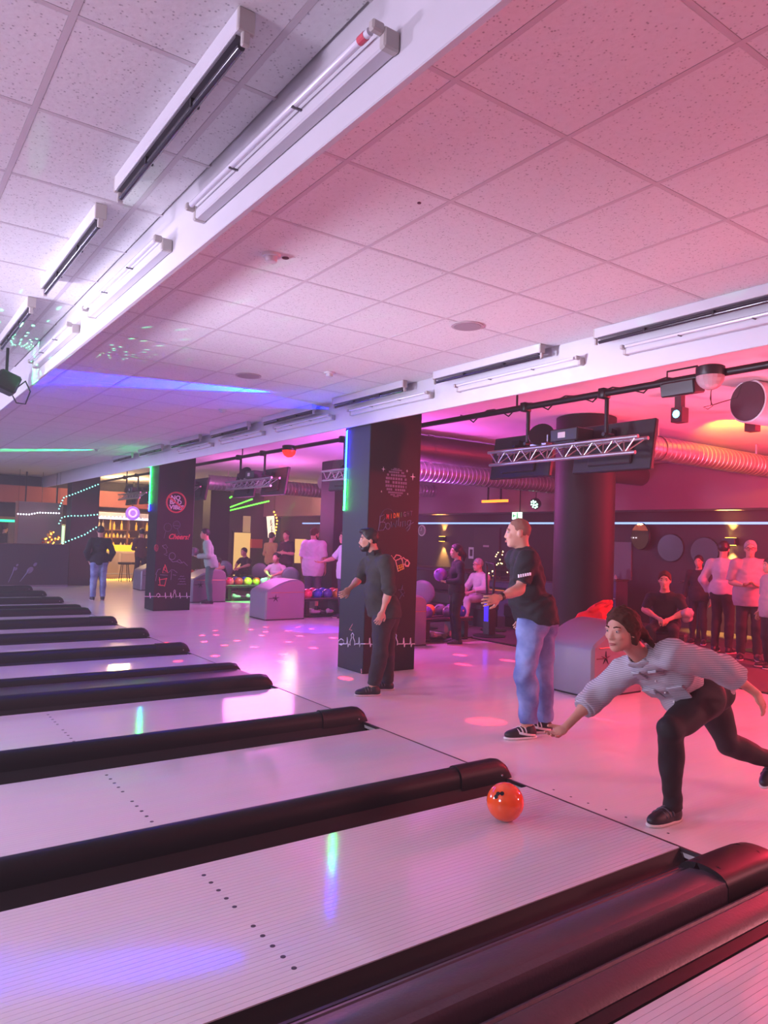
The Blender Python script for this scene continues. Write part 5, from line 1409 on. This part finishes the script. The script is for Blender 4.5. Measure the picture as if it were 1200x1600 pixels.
    # hair, beard, face
    if hair:
        S_ = SDF(min(res, 0.008))
        if hair_style == 'buzz':
            S_.ell(hp(0, -0.014, 0.028), np.array([0.0762, 0.0962, 0.0962]) * s, H, 0.02, cut=[(hp(0, 0.050, 0.07), nrm(hf * 0.9 - hu * 0.55)), (hp(0, -0.01, -0.01), nrm(-hu + hf * 0.55))])
        else:
            S_.ell(hp(0, -0.016, 0.034), np.array([0.082, 0.102, 0.098] if hair_style == 'swept' else [0.086, 0.106, 0.102] if hair_style != 'tail' else [0.091, 0.112, 0.106]) * s, H, 0.02, cut=[(hp(0, 0.068, 0.066), nrm(hf * 0.9 - hu * 0.45)), (hp(0, -0.005, -0.012), nrm(-hu + hf * 0.75))])
            if hair_style == 'quiff':
                S_.ell(hp(0, 0.05, 0.102), np.array([0.06, 0.055, 0.03]) * s, H, 0.02)
            if hair_style in ('tail', 'long', 'bun', 'swept'):
                S_.ell(hp(0, -0.05, -0.02), np.array([0.078, 0.07, 0.085]) * s, H, 0.03, cut=[(hp(0, 0.0, 0), hf)])
                S_.ell(hp(0.06, -0.01, 0.035), np.array([0.028, 0.045, 0.05]) * s, H, 0.02); S_.ell(hp(-0.06, -0.01, 0.035), np.array([0.028, 0.045, 0.05]) * s, H, 0.02)
            if hair_style == 'swept':
                # combed back from the hairline to a loose tail
                rad = np.array([0.083, 0.103, 0.101])
                end = np.array([0, -0.98, -0.30])
                for k in range(13):
                    t = math.pi * k / 12
                    st_ = np.array([math.cos(t) * 0.98, 0.10 + 0.62 * math.sin(t), 0.08 + 0.80 * math.sin(t) ** 0.8]); st_ /= np.linalg.norm(st_)
                    prev = None
                    for j in range(7):
                        f_ = j / 6; v_ = st_ * (1 - f_) + end / np.linalg.norm(end) * f_ + np.array([0, 0, 0.5 * math.sin(math.pi * f_) * math.sin(t)]) + np.array([0.45 * math.cos(t) * math.sin(math.pi * f_), 0, 0])
                        v_ = v_ / np.linalg.norm(v_) * (1.0 + 0.03 * math.sin(k * 2.3))
                        q_ = hp(*(v_ * rad + np.array([0, -0.014, 0.028])))
                        if prev is not None: S_.cone(prev, q_, 0.0155 * s, 0.0155 * s, 0.008)
                        prev = q_
                a = hp(0, -0.11, -0.01)
                for k in range(5):
                    o_ = np.array([0.02 * (k - 2), 0, 0.012 * ((k * 2) % 5 - 2)])
                    b = hp(*(np.array([0, -0.17, -0.035]) + o_)); c_ = hp(*(np.array([0, -0.22, -0.10]) + o_ * 2.2))
                    S_.cone(a, b, 0.030 * s, 0.022 * s, 0.02); S_.cone(b, c_, 0.022 * s, 0.008 * s, 0.015)
                for q in (-1, 1):
                    S_.cone(hp(q * 0.072, -0.01, 0.01), hp(q * 0.070, -0.035, -0.075), 0.020 * s, 0.010 * s, 0.015)
            if hair_style == 'tail':
                a = hp(0, -0.10, -0.01); b = hp(0, -0.15, -0.07) ; c_ = hp(0.0, -0.14, -0.17)
                S_.cone(a, b, 0.042 * s, 0.040 * s, 0.03); S_.cone(b, c_, 0.040 * s, 0.016 * s, 0.03); S_.cone(hp(0.05, -0.06, -0.03), hp(0.05, -0.10, -0.12), 0.03 * s, 0.014 * s, 0.03)
            if hair_style == 'long':
                for q in (-1, 0, 1):
                    S_.cone(hp(0.05 * q, -0.06, -0.05), hp(0.06 * q, -0.075, -0.20), 0.05 * s, 0.03 * s, 0.03)
            if hair_style == 'bun':
                S_.ell(hp(0, -0.11, 0.07), np.array([0.04, 0.04, 0.04]) * s, H, 0.02)
        part('hair', S_, hair, wr=0.0022, wf=130)
        if features:
            mb = MB()
            for q in (-1, 1):
                mb.tube([Vector(hp(q * 0.016, 0.0905, 0.030) - org), Vector(hp(q * 0.034, 0.087, 0.036) - org), Vector(hp(q * 0.051, 0.072, 0.030) - org)], [0.0035 * s, 0.0045 * s, 0.0025 * s], 6)
            obj('eyebrow', mb, hair, body, 180)
    if beard:
        S_ = SDF(min(res, 0.007))
        cb = [(hp(0, 0, -0.050), nrm(hu * 0.85 + hf * 0.35)), (hp(0, -0.01, 0), -hf)]
        S_.ell(hp(0, 0.028, -0.038), np.array([0.0625, 0.0705, 0.087]) * s, H, 0.02, cut=cb)
        S_.ell(hp(0, 0.064, -0.094), np.array([0.036, 0.034, 0.032]) * s, H, 0.02)
        for q in (-1, 1):
            S_.cone(hp(q * 0.066, 0.0, -0.015), hp(q * 0.058, 0.01, -0.06), 0.010 * s, 0.014 * s, 0.02)
            S_.cone(hp(q * 0.004, 0.104, -0.051), hp(q * 0.026, 0.088, -0.068), 0.006 * s, 0.007 * s, 0.01)
        part('beard', S_, beard, wr=0.0015, wf=160)
    if features:
        mw, md_ = MB(), MB()
        for q in (-1, 1):
            e = hp(q * 0.033, 0.0755, 0.008)
            mw.ball(Vector(e - org), 0.0118 * s, None, 12, 8)
            g = nrm(hf + hu * -0.1)
            md_.ball(Vector(e + g * 0.0075 * s - org), 0.0056 * s, None, 10, 6)
        eo = obj('eyes', mw, EYEW, body, 180); obj('iris', md_, EYED, eo, 180)
        lp = MB()
        lp.tube([Vector(hp(-0.024, 0.088, -0.065) - org), Vector(hp(-0.008, 0.1015, -0.0615) - org), Vector(hp(0.008, 0.1015, -0.0615) - org), Vector(hp(0.024, 0.088, -0.065) - org)], [0.002 * s, 0.0045 * s, 0.0045 * s, 0.002 * s], 6)
        lp.tube([Vector(hp(-0.022, 0.088, -0.067) - org), Vector(hp(0, 0.1005, -0.0705) - org), Vector(hp(0.022, 0.088, -0.067) - org)], [0.002 * s, 0.0055 * s, 0.002 * s], 6)
        obj('lips', lp, mat('lip', '#a85f5c', 0.45), body, 180)
    if glasses:
        mb = MB()
        for q in (-1, 1):
            mb.tube([Vector(hp(q * 0.034 + 0.026 * math.cos(k * 0.524), 0.104, 0.008 + 0.020 * math.sin(k * 0.524)) - org) for k in range(12)], 0.003 * s, 5, closed=True)
            mb.tube([Vector(hp(q * 0.06, 0.104, 0.014) - org), Vector(hp(q * 0.08, 0.0, 0.012) - org)], 0.003 * s, 5)
        mb.tube([Vector(hp(-0.008, 0.106, 0.012) - org), Vector(hp(0.008, 0.106, 0.012) - org)], 0.003 * s, 5)
        obj('glasses', mb, DPLASTIC, body)
    return body, J, dict(org=org, hp=hp, fwd=fwd, side=side, upv=upv, F=F)

def stripes(name, c0, c1, scale):
    M = mat(name, c0, 0.85, bump=0.2, bscale=80)
    nt = M.node_tree; b = nt.nodes['Principled BSDF']
    tc = nd(nt, 'ShaderNodeTexCoord'); w = nd(nt, 'ShaderNodeTexWave', bands_direction='Z')
    w.inputs['Scale'].default_value = scale; w.inputs['Distortion'].default_value = 0.0; w.inputs['Detail'].default_value = 1; w.inputs['Detail Scale'].default_value = 0.6
    r = nd(nt, 'ShaderNodeValToRGB'); r.color_ramp.elements[0].position = 0.35; r.color_ramp.elements[1].position = 0.65
    r.color_ramp.elements[0].color = lin(c1); r.color_ramp.elements[1].color = lin(c0)
    nt.links.new(tc.outputs['Object'], w.inputs['Vector']); nt.links.new(w.outputs['Fac'], r.inputs[0]); nt.links.new(r.outputs[0], b.inputs['Base Color'])
    return M
def denim(name, c0, c1):
    M = mat(name, c0, 0.85, bump=0.3, bscale=160)
    nt = M.node_tree; b = nt.nodes['Principled BSDF']
    tc = nd(nt, 'ShaderNodeTexCoord'); n = nd(nt, 'ShaderNodeTexNoise'); n.inputs['Scale'].default_value = 5; n.inputs['Detail'].default_value = 6
    r = nd(nt, 'ShaderNodeValToRGB'); r.color_ramp.elements[0].position = 0.36; r.color_ramp.elements[1].position = 0.66
    r.color_ramp.elements[0].color = lin(c1); r.color_ramp.elements[1].color = lin(c0)
    nt.links.new(tc.outputs['Object'], n.inputs['Vector']); nt.links.new(n.outputs['Fac'], r.inputs[0]); nt.links.new(r.outputs[0], b.inputs['Base Color'])
    return M
HBROWN = mat('hair_brown', '#46291f', 0.8, spec=0.15, noise=0.4, nscale=60); HDARK = mat('hair_dark', '#171210', 0.5, noise=0.3, nscale=60); HGREY = mat('hair_grey', '#8f8884', 0.6, noise=0.3, nscale=60)
HBUZZ = mat('hair_stubble', '#7d5748', 0.8, noise=0.2, nscale=200)
BLK = cloth('cloth_black', '#141216'); BLKT = cloth('cloth_black_legging', '#0a080b', 0.75, bump=0.08)

# --- the bowling woman
Wm = dict(head=at(971, 985, y=2.62), neck=at(1004, 1026, y=2.65), shN=at(1050, 1022, y=2.44), shF=at(975, 1048, y=2.84), elF=at(934, 1084, y=2.99), wrF=at(884, 1136, y=3.02), haF=at(853, 1158, y=3.02),
          elN=at(1128, 1044, y=2.30), wrN=at(1180, 1082, y=2.22), haN=at(1194, 1105, y=2.2), hip=at(1104, 1084, y=2.62), hpN=at(1100, 1092, y=2.52), knN=at(1047, 1141, y=2.47), anN=at(1051, 1262, y=2.56), toeN=at(1012, 1284, y=2.58),
          hpF=at(1110, 1094, y=2.72), knF=at(1138, 1164, y=2.66), anF=at(1192, 1240, z=0.03) + Vector((0.20, 0.02, 0.17)), toeF=at(1192, 1240, z=0.03), zN=(0.0,), flatF=(-0.9, 0.0, -0.36), cuN=(0.35,), cuF=(0.45,), pnF=(-0.3, -0.2, 1.0))
SHIRTW = stripes('striped_shirt', '#aca8b0', '#8a868e', 27)
wo, WJ, wi = human('woman bowling in a striped shirt and black leggings, bending low, one arm stretched forward', Wm, 0.0065, 0.97, face=(-0.97, 0.02, -0.10), up=(0.16, 0, 1), hair=HBROWN, hair_style='swept',
      shirt=SHIRTW, sleeve=1.42, trousers=BLKT, shoes=mat('shoe_black', '#161318', 0.5), hem=0.0, bust=1.0, belly=0.055, wide=1.06, loose=0.014, collar=SHIRTW, legw=1.03, thigh=1.28, wr=0.005, armw=1.18, sole=mat('sole_cream', '#cdbfb8', 0.6))
from mathutils.bvhtree import BVHTree
for q in ('N', 'F'):
    cf = SDF(0.006)
    a, b = WJ['el' + q], WJ['wr' + q]; d = b - a
    cf.cone(a + d * 0.30, a + d * 0.50, 0.069, 0.060, 0.01, cut=[(a + d * 0.48, nrm(d)), (a + d * 0.32, -nrm(d))])
    link('sleeve_cuff', np_mesh('sleeve_cuff', cf.build(wr=0.002, wf=70), SHIRTW, wi['org']), wo)
# pockets, placket and collar flaps laid on the shirt surface
sh_o = [c for c in wo.children if c.name.startswith('shirt')][0]
bv = BVHTree.FromPolygons([v.co[:] for v in sh_o.data.vertices], [tuple(f.vertices) for f in sh_o.data.polygons])
def on_shirt(a, h, side_=0.0):
    # a: across the chest, h: from neck (0) to hip (1); returns surface point and normal in body space
    c0 = WJ['neck'] * (1 - h) + WJ['hip'] * h + wi['side'] * a + wi['fwd'] * 0.5 - wi['org']
    return bv.ray_cast(Vector(c0), Vector(-wi['fwd']))[:2]
def patch(name, a, h, w, hh, th, m_):
    p_, n_ = on_shirt(a, h)
    if p_ is None: return
    x = Vector(wi['side']); x = (x - n_ * x.dot(n_)).normalized(); y = n_.cross(x)
    M = Matrix((x, y, n_)).transposed().to_4x4(); M.translation = p_
    obj(name, MB().box((-w / 2, -hh / 2, -0.004), (w / 2, hh / 2, th), M, ch=0.003), m_, wo)
SHIRT2 = SHIRTW
for a in (-0.085, 0.085):
    patch('shirt_pocket', a, 0.36, 0.10, 0.11, 0.007, SHIRT2)
    patch('pocket_flap', a, 0.30, 0.105, 0.035, 0.012, SHIRT2)
for k in range(5):
    p_, n_ = on_shirt(0.0, 0.2 + 0.14 * k)
    if p_ is not None:
        obj('button', MB().ball(p_ + n_ * 0.002, 0.006, None, 8, 6), mat('button_pale', '#d8d2d4', 0.4), wo, 180)
for a in (-0.055, 0.055):
    patch('collar_flap', a, 0.08, 0.055, 0.09, 0.012, SHIRT2)
# red jacket heaped behind the near return hood
jp = at(928, 962, d=9.05)
rj = SDF(0.010)
ex = np.array([0.814, -0.58, 0.0]); ey = np.array([0.58, 0.814, 0.0]); ez = np.array([0, 0, 1.0])
JP = lambda a, b, c_: ex * a + ey * b + ez * c_
JF = np.stack([ex * 0.86 + ez * 0.5, ey, -ex * 0.5 + ez * 0.86])
rj.ell(JP(0.02, 0, 0.0), (0.19, 0.12, 0.12), JF, 0.04).ell(JP(-0.13, 0, -0.10), (0.11, 0.11, 0.14), None, 0.05).ell(JP(0.12, 0.02, 0.09), (0.12, 0.10, 0.07), JF, 0.04)
rj.cone(JP(-0.05, -0.09, 0.08), JP(0.18, -0.08, 0.17), 0.035, 0.03, 0.02).cone(JP(-0.2, -0.06, -0.02), JP(0.05, -0.12, -0.06), 0.035, 0.03, 0.02).cone(JP(-0.12, -0.10, -0.2), JP(0.06, -0.12, 0.03), 0.03, 0.03, 0.02).cone(JP(0.15, 0, 0.0), JP(0.12, 0.0, -0.24), 0.06, 0.05, 0.03)
o = link('red_jacket', np_mesh('red_jacket', rj.build(wr=0.010, wf=34), mat('red_cloth', '#e01a1e', 0.8, noise=0.2, nscale=14), (0, 0, 0)))
o.location = jp
tag(o, 'bright red jacket heaped up behind the near grey return hood', 'jacket')
obj('hood_edge', MB().tube([JP(-0.02, -0.10, 0.14), JP(0.08, -0.11, 0.19), JP(0.19, -0.06, 0.19), JP(0.22, 0.0, 0.12)], [0.012, 0.016, 0.016, 0.01], 8), mat('red_cloth', '#e01a1e'), o, 180)
# --- the man in the black shirt
d = 6.2
J = {k: at(u, v, d=d + dd) for k, (u, v, dd) in dict(head=(809, 833, 0), neck=(817, 860, 0.02), shN=(824, 874, -.16), shF=(806, 872, .2), elN=(812, 921, -.25), wrN=(780, 934, -.38), haN=(765, 938, -.45), elF=(818, 918, .34), wrF=(814, 955, .3), haF=(812, 968, .28),
     hip=(838, 962, .05), hpN=(830, 978, -.06), knN=(821, 1056, -.12), anN=(826, 1129, -.1), toeN=(792, 1141, -.16), hpF=(848, 978, .14), knF=(846, 1056, .12), anF=(851, 1126, .1), toeF=(826, 1136, .08)).items()}
J['zN'] = J['zF'] = (0.0,)
J['cuN'] = (0.5,)
mo, MJ, mi = human('man in a black short sleeved shirt and loose blue jeans, back half turned', J, 0.008, 1.02, face=(-0.75, 0.66, -0.05), hair=HBUZZ, hair_style='buzz', shirt=BLK, sleeve=0.80, trousers=denim('denim_blue', '#7f8fbe', '#46558a'),
      shoes=mat('shoe_black', '#161318'), shoe_style='white', hem=0.05, wide=1.10, belly=0.03, loose=0.020, legw=1.18, wr=0.007, sole=mat('sole_white', '#d8d0d0', 0.6))
w = MB(); a, b = MJ['elN'], MJ['wrN']; q = a + (b - a) * 0.88
w.tube([Vector(q - nrm(b - a) * 0.012 - mi['org']), Vector(q + nrm(b - a) * 0.012 - mi['org'])], 0.034, 14)
obj('wrist_band', w, DPLASTIC, mo, 40)
a = MJ['shN'] + (MJ['elN'] - MJ['shN']) * 0.55
tw = MB()
sd_ = nrm(np.array([-0.58, -0.81, 0.0]))
for k in range(6):
    p = a + sd_ * 0.086 + np.array([0.81, -0.58, 0]) * (-0.05 + 0.018 * k) + np.array([0, 0, 0.004 * k])
    tw.box((-0.006, -0.006, -0.012), (0.006, 0.006, 0.012), Matrix.Translation(Vector(p - mi['org'])))
obj('sleeve_print', tw, mat('print_white', '#d6d2de'), mo)
# --- the walking bearded man
d = 7.65
J = {k: at(u, v, d=d + dd) for k, (u, v, dd) in dict(head=(576, 844, 0), neck=(587, 868, 0.02), shN=(603, 878, -.16), shF=(574, 880, .17), elN=(608, 922, -.27), wrN=(598, 955, -.27), haN=(590, 974, -.30), elF=(563, 903, .25), wrF=(546, 920, .08), haF=(536, 929, .0),
     hip=(600, 956, 0), hpN=(598, 968, -.09), knN=(594, 1018, -.14), anN=(585, 1068, -.08), toeN=(562, 1082, -.12), hpF=(606, 968, .1), knF=(603, 1020, .1), anF=(606, 1064, .22), toeF=(588, 1076, .2)).items()}
J['zN'] = J['zF'] = (0.0,)
J['cuN'] = (0.7,); J['cuF'] = (0.9,)
bo_, BJ, bi = human('bearded man in an olive black shirt and dark trousers walking past the middle pillar', J, 0.008, 0.95, face=(-0.9, 0.42, -0.06), hair=HDARK, hair_style='quiff', beard=HDARK, shirt=cloth('cloth_olive_black', '#2e2a26'), sleeve=1.02, trousers=cloth('cloth_charcoal', '#2a2228'),
      shoes=mat('shoe_black', '#161318'), hem=0.05, wide=1.07, belly=0.03, loose=0.016, legw=1.2, wr=0.005, collar=cloth('cloth_dark_collar', '#1c181a'))
# --- guests
def stander(label, u, vt, vb, d, turn, **kw):
    # a person standing with crown at vt and soles at vb in the photograph; turn: facing angle in the room (0 = +x)
    foot = at(u, vb, d=d); top = at(u, vt, d=d)
    z0 = kw.pop('z0', 0.004); hgt = kw.pop('hgt', None) or (top[2] - z0); s = hgt / 1.75
    f = np.array([math.cos(turn), math.sin(turn), 0.0]); r = np.array([f[1], -f[0], 0.0]); b = np.array([foot[0], foot[1], z0])
    P_ = lambda a, c_, z: b + (r * a + f * c_) * s + np.array([0, 0, z * s])
    arm = kw.pop('arm', 'down'); lean = kw.pop('lean', 0.0)
    J = dict(head=P_(0, 0.03 + lean, 1.63), neck=P_(0, -0.01 + lean * 0.9, 1.46), shN=P_(0.18, -0.01 + lean * 0.85, 1.40), shF=P_(-0.18, -0.01 + lean * 0.85, 1.40), hip=P_(0, -lean * 0.2, 0.95), hpN=P_(0.09, 0, 0.90), hpF=P_(-0.09, 0, 0.90), knN=P_(0.10, 0.02, 0.50), knF=P_(-0.10, 0.03, 0.50),
             anN=P_(0.11, -0.03, 0.085), anF=P_(-0.11, -0.03, 0.085), toeN=P_(0.13, 0.17, 0.03), toeF=P_(-0.13, 0.17, 0.03), zN=(z0,), zF=(z0,))
    L_ = lean * 0.6
    arms = dict(down=((0.24, -0.02, 1.12), (0.25, 0.06, 0.88), (0.25, 0.09, 0.78)), hold=((0.25, 0.0 + L_, 1.13), (0.10, 0.24 + L_, 1.10), (0.03, 0.30 + L_, 1.12)), fold=((0.24, 0.03, 1.14), (0.05, 0.19, 1.15), (-0.06, 0.19, 1.17)), out=((0.30, 0.12, 1.2), (0.34, 0.36, 1.12), (0.35, 0.45, 1.11)), pocket=((0.29, -0.06, 1.13), (0.22, 0.05, 0.92), (0.19, 0.08, 0.84)))
    al, ar = (arm, arm) if isinstance(arm, str) else arm
    for q, sg, k in (('N', 1, al), ('F', -1, ar)):
        e, w_, h_ = arms[k]
        J['el' + q], J['wr' + q], J['ha' + q] = P_(sg * e[0], *e[1:]), P_(sg * w_[0], *w_[1:]), P_(sg * h_[0], *h_[1:])
        J['pn' + q] = -r * sg if k in ('down', 'pocket') else -f if k == 'fold' else np.array([0, 0, 1.0])
    kw.setdefault('res', 0.013)
    ft = kw.pop('look', turn)
    return human(label, J, s=s, face=(math.cos(ft), math.sin(ft), -0.05), **kw)
def sitter(label, u, vt, d, turn, bl, seat=0.46, **kw):
    top = at(u, vt, d=d); z0 = 0.004; s = kw.pop('s', 1.0)
    f = np.array([math.cos(turn), math.sin(turn), 0.0]); r = np.array([f[1], -f[0], 0.0]); b = np.array([top[0], top[1], 0])
    zs_ = top[2] - 0.12 * s; dz = zs_ - (seat + 0.70)
    P_ = lambda a, c_, z: b + (r * a + f * c_) * s + np.array([0, 0, z])
    ln = kw.pop('lean', 0.0)
    J = dict(head=P_(0, 0.02 + ln, zs_), neck=P_(0, -0.04 + ln * 0.9, zs_ - 0.17 * s), shN=P_(0.185, -0.04 + ln * 0.85, zs_ - 0.24 * s), shF=P_(-0.185, -0.04 + ln * 0.85, zs_ - 0.24 * s), hip=P_(0, -0.10, seat + 0.12), hpN=P_(0.09, -0.06, seat + 0.10), hpF=P_(-0.09, -0.06, seat + 0.10),
             knN=P_(0.14, 0.38, seat + 0.07), knF=P_(-0.15, 0.38, seat + 0.07), anN=P_(0.14, 0.36, z0 + 0.09), anF=P_(-0.15, 0.40, z0 + 0.09), toeN=P_(0.16, 0.55, z0 + 0.03), toeF=P_(-0.17, 0.59, z0 + 0.03), zN=(z0,), zF=(z0,),
             elN=P_(0.26, 0.04 + ln * 0.4, seat + 0.30), elF=P_(-0.26, 0.04 + ln * 0.4, seat + 0.30), wrN=P_(0.06, 0.27, seat + 0.21), wrF=P_(-0.07, 0.26, seat + 0.20), haN=P_(0.0, 0.33, seat + 0.18), haF=P_(-0.02, 0.33, seat + 0.17))
    kw.setdefault('res', 0.013)
    ft = kw.pop('look', turn)
    out = human(label, J, s=s, face=(math.cos(ft), math.sin(ft), -0.05), **kw)
    sx = thing('stool_bench', 'dark low bench under the ' + bl, 'bench', (float(J['hip'][0]), float(J['hip'][1]), 0.004), turn)
    obj('cushion', MB().box((-0.22, -0.28, seat - 0.14), (0.18, 0.28, seat - 0.02), ch=0.025), SEATD, sx)
    obj('base', MB().box((-0.20, -0.27, 0), (0.15, 0.25, seat - 0.141)), DMETAL, sx)
    return out
WHT = cloth('cloth_white', '#b5a8ac'); PALE = cloth('cloth_pale_pink', '#a08890'); LAV = cloth('cloth_lavender', '#c9bcd4'); GRN = cloth('cloth_sage', '#8fb09a'); JEANS = denim('denim_pale', '#8f9cc0', '#5a6790')
DRK = cloth('cloth_dark', '#1d181d'); TAN = cloth('cloth_tan', '#a8824a'); SHD = mat('shoe_black', '#161318')
PI = math.pi
wb, wbJ, wbi = stander('woman in black with a dark ponytail holding a dark bowling ball', 711, 851, 1004, 11.6, PI * 0.86, hair=HDARK, hair_style='tail', shirt=BLK, sleeve=1.9, trousers=BLKT, shoes=SHD, arm='hold', bust=0.7, legw=1.1, hem=0.08, z0=0.0, res=0.011, wide=0.94)
def held_ball(J, ci, label):
    p = (J['haN'] + J['haF']) / 2
    o = bowling_ball(Vector(p) + Vector((0, 0, 0.085)), ci, label, 'bowling balls in the hands of guests'); return o
held_ball(wbJ, 8, 'dark purple bowling ball held by the woman in black')
stander('man in a white shirt and dark trousers in profile by the lowest mirror', 1128, 846, 1022, 11.6, 0.15, hair=HDARK, shirt=WHT, sleeve=1.85, trousers=DRK, shoes=SHD, arm=('hold', 'pocket'), hem=0.02, beard=HDARK, loose=0.012)
stander('man in glasses and a loose pale pink shirt facing the camera at the right edge', 1170, 845, 1032, 10.9, PI * 1.17, hair=HGREY, shirt=PALE, sleeve=0.95, trousers=DRK, shoes=SHD, arm='hold', hem=0.16, glasses=True, loose=0.022, wide=1.1, belly=0.02)
stander('person in a pale shirt cut by the right edge of the photo', 1203, 872, 1048, 10.2, PI * 0.8, hair=HDARK, shirt=PALE, sleeve=0.9, trousers=DRK, shoes=SHD, arm='down', hem=0.14, loose=0.02)
stander('person in dark clothes standing in front of the lowest round mirror', 1090, 868, 1015, 12.6, PI * 1.1, hair=HDARK, shirt=DRK, sleeve=1.9, trousers=DRK, shoes=SHD, arm='down', hem=0.1)
sb, sbJ, sbi = sitter('young man in a black shirt sitting with folded hands behind the bowling woman', 1040, 893, 10.2, PI * 1.16, 'young man in the black shirt', hair=HBROWN, shirt=BLK, sleeve=0.9, trousers=DRK, shoes=SHD, lean=0.1, res=0.011, wide=1.05)
o = link('pale_cloth', np_mesh('pale_cloth', SDF(0.012).ell((0, 0, 0), (0.11, 0.07, 0.07)).ell((0.04, 0.03, -0.06), (0.09, 0.06, 0.07)).build(wr=0.008, wf=60), PALE, (0, 0, 0)))
tag(o, 'bundled pale cloth lying beside the young man in the black shirt', 'cloth'); o.location = at(1074, 958, d=9.95)
sitter('man in glasses and an open white shirt, sitting behind the pole stand', 748, 873, 14.3, PI * 0.98, 'man in the open white shirt', hair=HGREY, shirt=WHT, sleeve=1.6, trousers=WHT, shoes=SHD, glasses=True, loose=0.012)
stander('man in a black jacket and pale blue jeans seen from behind near the bar', 152, 822, 938, 17.0, PI * 0.45, hair=HDARK, shirt=BLK, sleeve=1.9, trousers=JEANS, shoes=SHD, arm='pocket', z0=0.0, loose=0.01, legw=1.12, hem=0.1)
stander('guest in a wine red shirt leaning at the pale bar counter', 218, 842, 918, 22.3, PI * 0.5, hair=HDARK, shirt=cloth('cloth_wine', '#4a2228'), sleeve=1.9, trousers=DRK, shoes=SHD, arm='hold', z0=0.0, hgt=1.72, res=0.016)
stander('guest in dark clothes at the far left edge behind the low wall', 3, 826, 912, 23.6, PI * 0.2, hair=HBROWN, shirt=cloth('cloth_brown', '#4a3a2a'), sleeve=1.9, trousers=DRK, shoes=SHD, arm='hold', z0=0.0, hgt=1.72, res=0.016)
gm, gmJ, _ = stander('man in a sage green sweater holding a dark ball between the decorated pillars', 326, 829, 938, 17.0, PI * 0.9, hair=HDARK, shirt=GRN, sleeve=1.9, trousers=cloth('cloth_teal', '#3f6a5a'), shoes=SHD, arm='hold', lean=0.12, loose=0.012, z0=0.0, res=0.014, hgt=1.74)
held_ball(gmJ, 7, 'grey bowling ball held by the man in the sage green sweater')
stander('tall man in a loose lavender shirt and dark shorts seen from behind', 487, 822, 950, 16.3, PI * 0.25, look=0.1, hair=HBROWN, beard=HBROWN, shirt=LAV, sleeve=0.95, trousers=cloth('cloth_plum', '#4a3a5a'), shoes=SHD, arm='down', hem=0.22, loose=0.03, wide=1.12, trouser_end=0.15, res=0.013, hgt=1.82)
stander('person in a pale violet shirt reaching out an arm beside the middle pillar', 536, 832, 950, 14.8, PI * 0.95, hair=HBROWN, shirt=LAV, sleeve=0.9, trousers=cloth('cloth_plum', '#4a3a5a'), shoes=SHD, arm=('out', 'down'), hem=0.15, loose=0.012, hgt=1.75)
sitter('person in a white shirt sitting right of the far round backed chairs', 432, 864, 18.2, PI * 1.2, 'person in white of the far group', hair=HDARK, shirt=WHT, sleeve=0.9, trousers=cloth('cloth_pale_grey', '#a8b0b0'), shoes=SHD, res=0.014)
sitter('dark clothed guest sitting left of the far round backed chairs', 341, 872, 19.6, PI * 1.1, 'left dark guest of the far group', hair=HDARK, shirt=DRK, sleeve=0.9, trousers=DRK, shoes=SHD, res=0.016)
sitter('dark clothed guest sitting between the far round backed chairs', 382, 856, 21.6, PI * 1.1, 'right dark guest of the far group', hair=HDARK, shirt=BLK, sleeve=0.9, trousers=DRK, shoes=SHD, res=0.016)
stander('guest in a mustard jacket standing in the far seating group', 421, 835, 918, 20.5, PI * 0.1, hair=HDARK, shirt=TAN, sleeve=1.9, trousers=DRK, shoes=SHD, arm='hold', hgt=1.72, res=0.016)
stander('man in a black shirt with folded arms in the far seating group', 445, 832, 918, 20.0, PI * 1.15, hair=HBROWN, shirt=BLK, sleeve=0.9, trousers=DRK, shoes=SHD, arm='fold', hgt=1.78, res=0.016, wide=1.1)
